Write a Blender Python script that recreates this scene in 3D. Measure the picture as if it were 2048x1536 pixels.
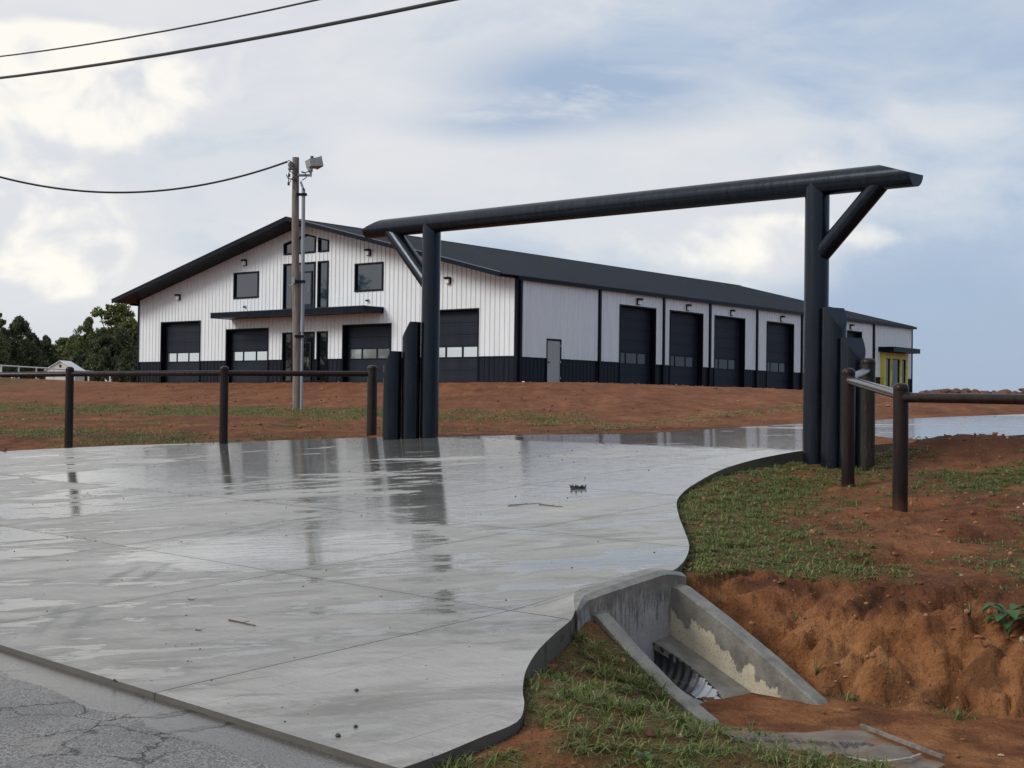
import bpy, bmesh, math, random
import numpy as np
from mathutils import Vector, Matrix
random.seed(7); np.random.seed(7)
R = math.radians
for o in list(bpy.data.objects): bpy.data.objects.remove(o)
scene = bpy.context.scene
col = scene.collection

# ------------------------------------------------------------------ camera
PITCH, ROLL = R(0.92795), R(0.71862)
cd_ = bpy.data.cameras.new('camera'); cam = bpy.data.objects.new('camera', cd_); col.objects.link(cam)
cp, sp, cr, sr = math.cos(PITCH), math.sin(PITCH), math.cos(ROLL), math.sin(ROLL)
cam.matrix_world = Matrix(((cr, -sr, 0, 0), (-sr*sp, -cr*sp, -cp, 0), (sr*cp, cr*cp, -sp, 0), (0, 0, 0, 1)))
cd_.sensor_width = 36; cd_.lens = 36*2817/2048; cd_.clip_start = 0.1; cd_.clip_end = 6000
scene.camera = cam

# ------------------------------------------------------------------ world / sky
SUN_AZ, SUN_EL = R(-112), R(32)          # azimuth from +Y towards +X
world = bpy.data.worlds.new('World'); scene.world = world; world.use_nodes = True
wt = world.node_tree; wt.nodes.clear()

class G:
    """tiny node helper"""
    def __init__(s, t): s.t = t
    def n(s, typ, **k):
        nd = s.t.nodes.new(typ)
        for a, b in k.items(): setattr(nd, a, b)
        return nd
    def lk(s, a, b): s.t.links.new(a, b)
    def setin(s, nd, i, v):
        if v is None: return
        if hasattr(v, 'links') or isinstance(v, bpy.types.NodeSocket): s.lk(v, nd.inputs[i])
        else: nd.inputs[i].default_value = v
    def math(s, op, a, b=None, c=None, clamp=False):
        nd = s.n('ShaderNodeMath', operation=op, use_clamp=clamp)
        s.setin(nd, 0, a); s.setin(nd, 1, b); s.setin(nd, 2, c); return nd.outputs[0]
    def vmath(s, op, a, b=None):
        nd = s.n('ShaderNodeVectorMath', operation=op); s.setin(nd, 0, a); s.setin(nd, 1, b)
        return nd.outputs['Value'] if op in ('DOT_PRODUCT', 'LENGTH', 'DISTANCE') else nd.outputs[0]
    def noise(s, vec, scale, detail=4, rough=.5, dist=0, out='Fac'):
        nd = s.n('ShaderNodeTexNoise'); s.setin(nd, 'Vector', vec)
        nd.inputs['Scale'].default_value = scale; nd.inputs['Detail'].default_value = detail
        nd.inputs['Roughness'].default_value = rough; nd.inputs['Distortion'].default_value = dist
        return nd.outputs[out]
    def ramp(s, f, pts, interp='LINEAR'):
        nd = s.n('ShaderNodeValToRGB'); s.setin(nd, 0, f); cr_ = nd.color_ramp; cr_.interpolation = interp
        while len(cr_.elements) < len(pts): cr_.elements.new(.5)
        for e, (p, c) in zip(cr_.elements, pts):
            e.position = p; e.color = (c, c, c, 1) if isinstance(c, (int, float)) else (*c[:3], 1)
        return nd.outputs[0]
    def mix(s, f, a, b, mode='MIX'):
        nd = s.n('ShaderNodeMix', data_type='RGBA', blend_type=mode)
        s.setin(nd, 0, f)
        for i, v in ((6, a), (7, b)):
            if isinstance(v, (tuple, list)): v = (*v[:3], 1)
            s.setin(nd, i, v)
        return nd.outputs[2]
    def smooth(s, x, a, b, lo=0., hi=1.):
        nd = s.n('ShaderNodeMapRange', interpolation_type='SMOOTHSTEP'); s.setin(nd, 0, x)
        for i, v in enumerate((a, b, lo, hi)): nd.inputs[i+1].default_value = v
        return nd.outputs[0]

def pixdir(px, py):
    a, b = (px-1024)/2817, -(py-768)/2817
    r = a*cr-b*sr; up = a*sr+b*cr
    v = Vector((r, cp-up*sp, sp+up*cp)); return v.normalized()

g = G(wt)
geo = g.n('ShaderNodeTexCoord').outputs['Generated']
sky = g.n('ShaderNodeTexSky', sky_type='NISHITA'); sky.sun_disc = False
sky.sun_elevation = SUN_EL; sky.sun_rotation = SUN_AZ
mp = g.n('ShaderNodeMapping'); g.lk(geo, mp.inputs[0]); mp.inputs['Scale'].default_value = (1, 1, 2.3)
mp.inputs['Rotation'].default_value = (R(6), R(-14), 0)
warp = g.noise(mp.outputs[0], 2.2, 3, .5, 0, 'Color')
wv = g.vmath('ADD', mp.outputs[0], g.vmath('MULTIPLY', g.vmath('SUBTRACT', warp, (.5, .5, .5)), (.35, .35, .35)))
n1 = g.noise(wv, 3.0, 9, .58)
n2 = g.noise(wv, 8.5, 8, .6)
sepd = g.n('ShaderNodeSeparateXYZ'); g.lk(geo, sepd.inputs[0])
dx, dz = sepd.outputs[0], sepd.outputs[2]
# layer of soft grey stratus over blue grey haze
cover = g.math('ADD', g.math('MULTIPLY', n1, 1.0), g.math('MULTIPLY', n2, .28))
cover = g.math('SUBTRACT', cover, g.math('MULTIPLY', dx, .32))
cover = g.math('ADD', cover, g.smooth(dz, .02, .14, -.24, .04))
base = g.ramp(cover, [(.38, (2.65, 3.35, 4.45)), (.49, (3.25, 3.9, 4.95)), (.57, (4.05, 4.55, 5.25)), (.66, (5.0, 5.2, 5.55)), (.8, (5.5, 5.55, 5.7))])
# pale horizon-blue clear band at the left behind the trees
# cumulus, bright cream, placed by direction
def blob(px, py, rx, ry, amt):
    c = pixdir(px, py)
    d = g.vmath('SUBTRACT', geo, tuple(c)); s = g.n('ShaderNodeVectorMath', operation='MULTIPLY'); g.lk(d, s.inputs[0])
    s.inputs[1].default_value = (1/rx, 1/rx, 1/ry)
    L = g.vmath('LENGTH', s.outputs[0])
    return g.math('MULTIPLY', g.smooth(L, 1.0, 0.0), amt)
def addl(l):
    r_ = l[0]
    for x in l[1:]: r_ = g.math('ADD', r_, x)
    return r_
bl = addl([blob(60, 100, .075, .035, 1.35), blob(190, 95, .065, .028, 1.15), blob(300, 150, .085, .04, 1.05), blob(120, 215, .11, .035, .75), blob(430, 90, .06, .025, .6),
           blob(20, 480, .095, .055, 1.35), blob(180, 500, .06, .035, 1.1), blob(60, 395, .09, .04, .9), blob(120, 560, .06, .02, .8), blob(60, 250, .10, .04, .6), blob(300, 240, .10, .04, .45), blob(560, 130, .09, .03, .35),
           blob(1430, 500, .15, .030, .75), blob(1720, 470, .12, .018, .45), blob(1480, 590, .12, .014, .55), blob(1660, 350, .10, .028, .5), blob(1550, 440, .08, .012, .55), blob(1780, 480, .07, .018, .2)])
mp2 = g.n('ShaderNodeMapping'); g.lk(geo, mp2.inputs[0]); mp2.inputs['Scale'].default_value = (1, 1, 1.35)
nb = g.noise(mp2.outputs[0], 13, 9, .56, .35)
edge = g.math('ADD', bl, g.math('MULTIPLY', g.math('SUBTRACT', nb, .5), 1.6))
cum = g.smooth(edge, .28, .88)
leftw = g.math('MULTIPLY', g.smooth(dx, .12, -.40), g.smooth(n1, .38, .62))
base = g.mix(g.math('MULTIPLY', g.math('MULTIPLY', leftw, g.smooth(dz, .035, .13)), .75), base, (5.75, 5.75, 5.95))
shade = g.noise(g.vmath('ADD', mp2.outputs[0], (.004, 0, .006)), 19, 6, .5, .3)
cumcol = g.mix(g.smooth(shade, .38, .60), (5.3, 5.4, 5.7), (7.7, 7.35, 6.65))
cl = g.mix(g.math('MULTIPLY', cum, .85), base, cumcol)
# darker blue patch of thin cloud upper right, light grey streaks
dk = g.math('MULTIPLY', addl([blob(1190, 170, .15, .048, 1.25), blob(980, 250, .09, .02, .6), blob(1700, 620, .20, .03, .8), blob(1960, 60, .14, .06, .5), blob(1960, 560, .14, .05, .7)]), g.smooth(n2, .28, .56))
cl = g.mix(dk, cl, (2.7, 3.45, 4.6))
below = g.smooth(dz, -.02, -.25)
cl = g.mix(below, cl, (1.6, 1.5, 1.4))
skyc = g.n('ShaderNodeVectorMath', operation='MULTIPLY'); g.lk(sky.outputs[0], skyc.inputs[0]); skyc.inputs[1].default_value = (1, 1, 1)
fin = g.mix(.94, skyc.outputs[0], cl)
bg = g.n('ShaderNodeBackground'); g.lk(fin, bg.inputs[0]); bg.inputs[1].default_value = .1
wo = g.n('ShaderNodeOutputWorld'); g.lk(bg.outputs[0], wo.inputs[0])

# ------------------------------------------------------------------ sun
sd_ = bpy.data.lights.new('sun', 'SUN'); sun = bpy.data.objects.new('sun', sd_); col.objects.link(sun)
sd_.energy = 1.5; sd_.angle = R(22); sd_.color = (1, .95, .87)
sdir = Vector((math.sin(SUN_AZ)*math.cos(SUN_EL), math.cos(SUN_AZ)*math.cos(SUN_EL), math.sin(SUN_EL)))
sun.rotation_euler = sdir.to_track_quat('Z', 'Y').to_euler()
vs = scene.view_settings; vs.view_transform = 'Standard'; vs.look = 'None'; vs.exposure = .5; vs.gamma = 1; vs.use_curve_mapping = False

# ------------------------------------------------------------------ helpers
def tag(o, label=None, cat=None, group=None, kind=None):
    for k, v in (('label', label), ('category', cat), ('group', group), ('kind', kind)):
        if v: o[k] = v
    return o
def empty(name, loc=(0, 0, 0), rz=0, label=None, cat=None, group=None, kind=None):
    o = bpy.data.objects.new(name, None); col.objects.link(o); o.location = loc; o.rotation_euler = (0, 0, rz)
    o.empty_display_size = .2
    return tag(o, label, cat, group, kind)
def wparent(o, p):
    """parent o (vertices in world coordinates) to p"""
    o.parent = p
    q = p; M = Matrix.Identity(4)
    while q is not None:
        M = Matrix.LocRotScale(q.location, q.rotation_euler, q.scale).to_4x4() if q.parent is None else M
        if q.parent is not None: return o           # parts of parts share the identity basis
        q = q.parent
    o.matrix_parent_inverse = M.inverted(); return o
def obj(name, me, mat=None, parent=None, local=False):
    o = bpy.data.objects.new(name, me); col.objects.link(o)
    if mat and not me.materials: me.materials.append(mat)
    if parent is not None:
        if local: o.parent = parent
        else: wparent(o, parent)
    return o
class MB:
    def __init__(s): s.v = []; s.f = []
    def add(s, vs_, fs):
        b = len(s.v); s.v += [tuple(p) for p in vs_]; s.f += [tuple(i+b for i in f) for f in fs]; return s
    def box(s, x0, x1, y0, y1, z0, z1):
        return s.add([(x0,y0,z0),(x1,y0,z0),(x1,y1,z0),(x0,y1,z0),(x0,y0,z1),(x1,y0,z1),(x1,y1,z1),(x0,y1,z1)],
                     [(0,3,2,1),(4,5,6,7),(0,1,5,4),(1,2,6,5),(2,3,7,6),(3,0,4,7)])
    def hexa(s, p):   # 8 points bottom 4, top 4
        return s.add(p, [(0,3,2,1),(4,5,6,7),(0,1,5,4),(1,2,6,5),(2,3,7,6),(3,0,4,7)])
    def tube(s, p0, p1, r0, r1=None, n=12, caps=True):
        r1 = r0 if r1 is None else r1
        p0, p1 = Vector(p0), Vector(p1); d = (p1-p0).normalized()
        a = d.orthogonal().normalized(); b = d.cross(a)
        vs_ = [p+(a*math.cos(t)+b*math.sin(t))*r for p, r in ((p0, r0), (p1, r1)) for t in [2*math.pi*i/n for i in range(n)]]
        fs = [(i, (i+1) % n, n+(i+1) % n, n+i) for i in range(n)]
        if caps: fs += [tuple(range(n-1, -1, -1)), tuple(range(n, 2*n))]
        return s.add(vs_, fs)
    def path(s, pts, r, n=8):
        for a, b in zip(pts, pts[1:]): s.tube(a, b, r, r, n)
        return s
    def lathe(s, c, prof, n=24):
        m = len(prof); vs_ = []
        for r_, z in prof: vs_ += [(c[0]+r_*math.cos(2*math.pi*i/n), c[1]+r_*math.sin(2*math.pi*i/n), c[2]+z) for i in range(n)]
        fs = [(k*n+i, k*n+(i+1) % n, (k+1)*n+(i+1) % n, (k+1)*n+i) for k in range(m-1) for i in range(n)]
        fs += [tuple(range(n-1, -1, -1)), tuple(range((m-1)*n, m*n))]
        return s.add(vs_, fs)
    def mesh(s, name, smooth=False, angle=40):
        me = bpy.data.meshes.new(name); me.from_pydata(s.v, [], s.f); me.update()
        if smooth:
            me.polygons.foreach_set('use_smooth', [True]*len(me.polygons))
            try: me.set_sharp_from_angle(angle=R(angle))
            except Exception: pass
        return me
    def build(s, name, mat, parent=None, local=False, smooth=False, angle=40):
        return obj(name, s.mesh(name, smooth, angle), mat, parent, local)
def npmesh(name, verts, faces, smooth=False):
    """verts Nx3, faces Mxk numpy"""
    me = bpy.data.meshes.new(name); k = faces.shape[1]
    me.vertices.add(len(verts)); me.vertices.foreach_set('co', verts.astype(np.float32).ravel())
    me.loops.add(faces.size); me.loops.foreach_set('vertex_index', faces.astype(np.int32).ravel())
    me.polygons.add(len(faces)); me.polygons.foreach_set('loop_start', np.arange(0, faces.size, k, dtype=np.int32))
    me.polygons.foreach_set('use_smooth', np.full(len(faces), smooth))
    me.update(calc_edges=True); me.validate(); return me

# numpy value noise
def _h(ix, iy, s):
    n = (ix.astype(np.int64)*374761393+iy.astype(np.int64)*668265263+s*974711) & 0x7fffffff
    n = ((n ^ (n >> 13))*1274126177) & 0x7fffffff
    return ((n ^ (n >> 16)) & 0xffff)/65535.
def vn(x, y, s=0):
    ix, iy = np.floor(x), np.floor(y); fx, fy = x-ix, y-iy
    fx = fx*fx*(3-2*fx); fy = fy*fy*(3-2*fy)
    a, b, c, d = _h(ix, iy, s), _h(ix+1, iy, s), _h(ix, iy+1, s), _h(ix+1, iy+1, s)
    return (a*(1-fx)+b*fx)*(1-fy)+(c*(1-fx)+d*fx)*fy
def fbm(x, y, s=0, o=4, g_=.5):
    x = np.asarray(x, float); y = np.asarray(y, float)
    t = 0; a = 1; m = 0
    for i in range(o): t = t+a*vn(x*2**i+i*17.3, y*2**i-i*9.1, s+i); m += a; a *= g_
    return t/m
def ss(x, a, b):
    t = np.clip((np.asarray(x, float)-a)/(b-a), 0, 1); return t*t*(3-2*t)

# ------------------------------------------------------------------ materials
def mat(name, colr=None, rough=.5, metal=0, spec=.5, ior=None):
    m = bpy.data.materials.new(name); m.use_nodes = True
    p = m.node_tree.nodes['Principled BSDF']
    if colr: p.inputs['Base Color'].default_value = (*colr, 1)
    p.inputs['Roughness'].default_value = rough; p.inputs['Metallic'].default_value = metal
    p.inputs['Specular IOR Level'].default_value = spec
    if ior: p.inputs['IOR'].default_value = ior
    return m, G(m.node_tree), p
def worldpos(g): return g.n('ShaderNodeNewGeometry').outputs['Position']
def bump(g, p, h, dist, strength=1.):
    b = g.n('ShaderNodeBump'); g.lk(h, b.inputs['Height']); b.inputs['Distance'].default_value = dist
    b.inputs['Strength'].default_value = strength; g.lk(b.outputs[0], p.inputs['Normal']); return b

def paint(name, colr, rough=.35, var=.25, scale=3, spec=.5, streak=True):
    m, g, p = mat(name, colr, rough, 0, spec)
    if max(colr) < .032 and colr[2] > colr[0]: p.inputs['Specular Tint'].default_value = (.68, .82, 1, 1)      # blue-black coating
    pos = worldpos(g)
    mp = g.n('ShaderNodeMapping'); g.lk(pos, mp.inputs[0]); mp.inputs['Scale'].default_value = (1, 1, .12 if streak else 1)
    n = g.noise(mp.outputs[0], scale*4, 5, .6)
    n2 = g.noise(pos, 40, 3, .6)
    c = g.mix(g.ramp(n, [(.3, 0), (.7, 1)]), tuple(x*(1-var) for x in colr), tuple(min(1, x*(1+var)+.002) for x in colr))
    g.lk(c, p.inputs['Base Color'])
    g.lk(g.math('ADD', g.math('MULTIPLY', n, .3), rough-.15), p.inputs['Roughness'])
    bump(g, p, n2, .0015, .5)
    return m
def dusty(m, amt=.5):
    g = G(m.node_tree); p = m.node_tree.nodes['Principled BSDF']; pos = worldpos(g); z = g.vmath('DOT_PRODUCT', pos, (0, 0, 1))
    n = g.noise(pos, 16, 6, .7); h = g.math('SUBTRACT', z, g.math('MULTIPLY', n, .35)); k = g.math('MULTIPLY', g.smooth(h, -.98, -1.22), amt)
    old = p.inputs['Base Color'].links[0].from_socket; g.lk(g.mix(k, old, (.10, .045, .025)), p.inputs['Base Color'])
    sc = g.noise(g.vmath('MULTIPLY', pos, (1, 1, .25)), 70, 3, .8); old = p.inputs['Base Color'].links[0].from_socket
    g.lk(g.mix(g.math('MULTIPLY', g.smooth(sc, .64, .72), .35), old, (.07, .07, .075)), p.inputs['Base Color'])
    return m
M_gate = paint('gate_black_paint', (.0035, .0050, .0085), .25, .4, 3, .40)
M_brown = paint('fence_brown_paint', (.016, .0095, .009), .28, .35, 3, .2)
dusty(M_gate); dusty(M_brown)
def worn_post():
    m = paint('worn_brown_pipe', (.015, .012, .009), .34, .5, 6, .25)
    t = m.node_tree; g = G(t); p = t.nodes['Principled BSDF']
    pos = worldpos(g); mp = g.n('ShaderNodeMapping'); g.lk(pos, mp.inputs[0]); mp.inputs['Scale'].default_value = (1, 1, .3)
    n = g.noise(mp.outputs[0], 45, 6, .7)
    old = p.inputs['Base Color'].links[0].from_socket
    g.lk(g.mix(g.ramp(n, [(.56, 0), (.7, .55)]), old, (.13, .10, .075)), p.inputs['Base Color']); return m
M_worn = worn_post()
M_wetrail = paint('wet_pipe_rail', (.03, .024, .022), .2, .3, 3, 1.0)
M_trim = paint('black_trim_metal', (.0045, .0065, .012), .35, .2, 1, .14)
M_wain = paint('charcoal_siding', (.008, .0105, .017), .4, .25, 1, .2)
M_door = paint('charcoal_door_metal', (.0155, .019, .029), .45, .15, .6, .18)
M_roof = paint('charcoal_roof_metal', (.007, .0095, .016), .42, .3, .5, .2, False)
M_white = paint('white_siding', (.70, .745, .785), .4, .05, .8)
M_wdoor = paint('grey_primer_door', (.33, .35, .345), .5, .06, 1)
M_yellow = paint('yellow_wrap', (.60, .53, .10), .6, .2, 2)
M_galv = paint('galvanised_grey', (.24, .27, .31), .45, .25, 2)
M_fix = paint('light_fixture_grey', (.30, .32, .31), .5, .15, 4)
M_whitepipe = paint('white_pipe', (.7, .7, .7), .5, .1, 2)
M_cable, _, _ = mat('cable_black', (.012, .012, .014), .5)
M_dark, _, _ = mat('dark_interior', (.01, .01, .012), .8)
M_lens, _, _ = mat('lamp_lens', (.75, .77, .78), .25)
M_glass, _, _ = mat('tinted_window_glass', (.004, .017, .036), .03, 0, .5, 1.95)
M_glassd, _, _ = mat('dark_entrance_glass', (.006, .007, .009), .03, 0, .5, 1.6)
M_pane, _, _ = mat('pale_door_pane', (.62, .68, .70), .06, .85)
M_paned, _, _ = mat('dim_door_pane', (.010, .015, .024), .05, 0, .5, 1.5)
M_stone = paint('dark_stone', (.05, .045, .04), .7, .4, 20, .4, False)
M_plastic, _, _ = mat('black_plastic', (.008, .008, .012), .45)

def wood():
    m, g, p = mat('weathered_pole_wood', (.2, .17, .14), .85)
    pos = worldpos(g); mp = g.n('ShaderNodeMapping'); g.lk(pos, mp.inputs[0]); mp.inputs['Scale'].default_value = (1, 1, .06)
    n = g.noise(mp.outputs[0], 30, 8, .7); n2 = g.noise(pos, 1.5, 4)
    c = g.mix(g.ramp(n, [(.35, 0), (.65, 1)]), (.085, .07, .06), (.26, .23, .20))
    c = g.mix(g.ramp(n2, [(.4, 0), (.7, .5)]), c, (.13, .115, .105)); g.lk(c, p.inputs['Base Color'])
    bump(g, p, n, .01, .8); return m
M_wood = wood()
def twig():
    m, g, p = mat('dead_twig', (.07, .045, .03), .8)
    n = g.noise(worldpos(g), 60, 4); g.lk(g.mix(n, (.03, .02, .015), (.14, .09, .06)), p.inputs['Base Color']); return m
M_twig = twig()

UX, UY = -.684, .7295
_l = math.hypot(UX, UY); UX /= _l; UY /= _l; VX, VY = UY, -UX          # u along the road, v across it
def uvdot(g, pos):
    return g.vmath('DOT_PRODUCT', pos, (UX, UY, 0)), g.vmath('DOT_PRODUCT', pos, (VX, VY, 0))

def concrete_wet():
    m, g, p = mat('wet_driveway_concrete')
    pos = worldpos(g); u, v = uvdot(g, pos)
    uv = g.n('ShaderNodeCombineXYZ'); g.lk(g.math('MULTIPLY', u, .55), uv.inputs[0]); g.lk(v, uv.inputs[1])
    uvv = uv.outputs[0]
    st = g.n('ShaderNodeMapping'); g.lk(pos, st.inputs[0]); st.inputs['Scale'].default_value = (.55, 1.6, 1)
    st.inputs['Rotation'].default_value = (0, 0, R(-12))
    big = g.noise(st.outputs[0], .55, 6, .6, .4)
    mid = g.noise(st.outputs[0], 2.4, 9, .68, .5)
    fine = g.noise(pos, 60, 4, .6)
    oi = g.n('ShaderNodeObjectInfo').outputs['Random']
    tone = g.math('ADD', g.math('MULTIPLY', big, .65), g.math('MULTIPLY', mid, .35))
    tone = g.math('ADD', tone, g.math('MULTIPLY', g.math('SUBTRACT', oi, .5), .16))
    c = g.ramp(tone, [(.36, (.185, .181, .164)), (.45, (.25, .246, .228)), (.54, (.325, .321, .30)), (.66, (.425, .42, .395))])
    c = g.mix(g.ramp(fine, [(.35, .22), (.6, 0)]), c, (.12, .12, .11))
    # tyre scuffs: two arcs
    br = g.n('ShaderNodeCombineXYZ'); g.lk(g.math('MULTIPLY', u, 2.2), br.inputs[0]); g.lk(g.math('MULTIPLY', v, 55.), br.inputs[1]); broom = g.noise(br.outputs[0], 1, 3, .6)
    c = g.mix(g.math('MULTIPLY', g.ramp(broom, [(.3, 1), (.6, 0)]), .22), c, (.10, .098, .09))
    stn = g.noise(g.vmath('MULTIPLY', pos, (.5, 1.3, 1)), 1.5, 9, .7, 1.2); c = g.mix(g.math('MULTIPLY', g.smooth(stn, .50, .64), .5), c, (.105, .10, .088))
    arcs = None
    for cx, cy, rr in ((6.2, 10.5, 9.35), (6.2, 10.5, 9.1)):
        d = g.vmath('DISTANCE', g.vmath('MULTIPLY', pos, (1, 1, 0)), (cx, cy, 0))
        a = g.smooth(g.math('ABSOLUTE', g.math('SUBTRACT', d, rr)), .09, .02)
        arcs = a if arcs is None else g.math('MAXIMUM', arcs, a)
    arcs = g.math('MULTIPLY', g.math('MULTIPLY', arcs, g.smooth(g.noise(pos, 1.3, 5), .4, .62)), .6)
    c = g.mix(arcs, c, (.12, .12, .12))
    # red mud tint in places
    mud = g.math('MULTIPLY', g.smooth(g.noise(pos, .35, 5, .6), .55, .75), g.smooth(v, 9, 18))
    c = g.mix(g.math('MULTIPLY', mud, .45), c, (.22, .13, .085))
    # wetness: a film nearly everywhere, standing water in patches
    wetn = g.math('ADD', g.math('MULTIPLY', big, .5), g.math('MULTIPLY', mid, .5))
    wetn = g.math('ADD', wetn, g.math('MULTIPLY', g.math('SUBTRACT', oi, .5), .13))
    wet = g.smooth(g.math('SUBTRACT', wetn, g.smooth(v, 5, 13, -.02, .085)), .515, .455)
    rz = g.n('ShaderNodeVectorMath', operation='SUBTRACT'); g.lk(pos, rz.inputs[0]); rz.inputs[1].default_value = (-1.95, 12.3, -1.2)
    rzl = g.vmath('LENGTH', g.vmath('MULTIPLY', rz.outputs[0], (.62, .75, 0))); pudl = g.smooth(g.math('ADD', rzl, g.math('MULTIPLY', g.math('SUBTRACT', mid, .5), 1.6)), 1.0, .72)
    wet = g.math('MAXIMUM', wet, pudl)
    wet2 = g.smooth(wetn, .60, .48)
    c = g.mix(g.math('MULTIPLY', g.smooth(wetn, .53, .45), .5), c, g.mix(.5, c, (.13, .13, .125)))
    c = g.mix(g.math('MULTIPLY', g.math('MULTIPLY', wet, g.smooth(v, 7, 13)), .75), c, (.085, .083, .078))
    # damp stain and saw cuts along the joints
    def lines(x_, off, per, w0, w1):
        f_ = g.math('FRACT', g.math('DIVIDE', g.math('SUBTRACT', x_, off-per/2), per)); dd = g.math('MULTIPLY', g.math('ABSOLUTE', g.math('SUBTRACT', f_, .5)), per)
        return g.smooth(dd, w1, w0)
    jn = g.math('MAXIMUM', lines(u, 6.66, 2.61, .01, .14), lines(v, 6.25, 2.6, .01, .14))
    c = g.mix(g.math('MULTIPLY', g.math('MULTIPLY', jn, g.smooth(mid, .35, .6)), .2), c, (.09, .088, .08))
    saw = g.math('MULTIPLY', lines(u, 6.66+.87, 1.3, .002, .007), g.smooth(mid, .44, .54)); c = g.mix(g.math('MULTIPLY', saw, .5), c, (.07, .07, .065))
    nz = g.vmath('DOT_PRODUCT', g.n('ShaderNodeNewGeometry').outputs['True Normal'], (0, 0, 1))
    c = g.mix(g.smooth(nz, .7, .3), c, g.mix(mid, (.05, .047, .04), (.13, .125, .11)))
    g.lk(c, p.inputs['Base Color'])
    rg = g.math('ADD', g.smooth(wet, 0, 1, .50, .03), g.math('MULTIPLY', fine, .05)); g.lk(rg, p.inputs['Roughness'])
    p.inputs['IOR'].default_value = 1.42
    # ripples and trowel relief
    rp = g.n('ShaderNodeMapping'); g.lk(pos, rp.inputs[0]); rp.inputs['Scale'].default_value = (.35, 1.5, 1); rp.inputs['Rotation'].default_value = (0, 0, R(10))
    rip = g.noise(rp.outputs[0], 9, 4, .55, .6)
    b1 = g.n('ShaderNodeBump'); g.lk(rip, b1.inputs['Height']); b1.inputs['Distance'].default_value = .006; b1.inputs['Strength'].default_value = .38
    b2 = g.n('ShaderNodeBump'); g.lk(fine, b2.inputs['Height']); b2.inputs['Distance'].default_value = .0015
    g.lk(g.smooth(wet, 0, 1, .9, .06), b2.inputs['Strength']); g.lk(b1.outputs[0], b2.inputs['Normal'])
    g.lk(b2.outputs[0], p.inputs['Normal']); return m
M_conc = concrete_wet()

def culvert_conc(name, a, b, c0, lo=.05, hi=.2, end=None, streak=20, axis=1, drycol=(.42, .38, .29)):
    """concrete, wet near its top edge: h = (a*u + b*v + c0) - z is the depth below the top edge"""
    m, g, p = mat(name)
    pos = worldpos(g); u, v = uvdot(g, pos); z = g.vmath('DOT_PRODUCT', pos, (0, 0, 1))
    top = g.math('ADD', g.math('ADD', g.math('MULTIPLY', u, a), g.math('MULTIPLY', v, b)), c0)
    h = g.math('SUBTRACT', top, z)
    cx = g.n('ShaderNodeCombineXYZ'); g.lk(g.math('MULTIPLY', v if axis else u, streak), cx.inputs[0]); g.lk(g.math('MULTIPLY', z, 3.), cx.inputs[1])
    s = g.noise(cx.outputs[0], 1, 4, .65)
    lim = g.smooth(s, .35, .7, lo, hi)
    wet = g.smooth(g.math('SUBTRACT', h, lim), .012, -.012)
    if end is not None: wet = g.math('MAXIMUM', wet, g.smooth(g.math('ADD', u, g.math('MULTIPLY', g.noise(pos, 14, 3), .2)), end+.12, end+.09))
    n = g.noise(pos, 9, 6, .6); f = g.noise(pos, 70, 3)
    dry = g.mix(g.ramp(n, [(.35, 0), (.7, 1)]), tuple(x*.82 for x in drycol), drycol)
    wc = g.mix(g.ramp(n, [(.35, 0), (.7, 1)]), (.12, .115, .10), (.235, .225, .20))
    c = g.mix(wet, dry, wc); c = g.mix(g.ramp(f, [(.32, .4), (.45, 0)]), c, (.08, .07, .06)); g.lk(c, p.inputs['Base Color'])
    g.lk(g.smooth(wet, 0, 1, .8, .42), p.inputs['Roughness']); bump(g, p, g.math('ADD', n, g.math('MULTIPLY', f, .3)), .008, .6); return m
M_headwall = culvert_conc('headwall_concrete', 0, 0, -1.20, .02, .34, None, 26, 1, (.33, .315, .31))
M_wingr = culvert_conc('right_wing_concrete', .49, 0, -1.87-5.27*.49, .07, .2, 5.55, 5, 0, (.50, .45, .34))
M_wingl = culvert_conc('left_wing_concrete', .6, 0, -1.87-5.37*.6, .3, .5, None, 5, 0)
M_apron = culvert_conc('apron_concrete', 0, 0, -1, .9, 1.2, None, 5, 0)

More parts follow.
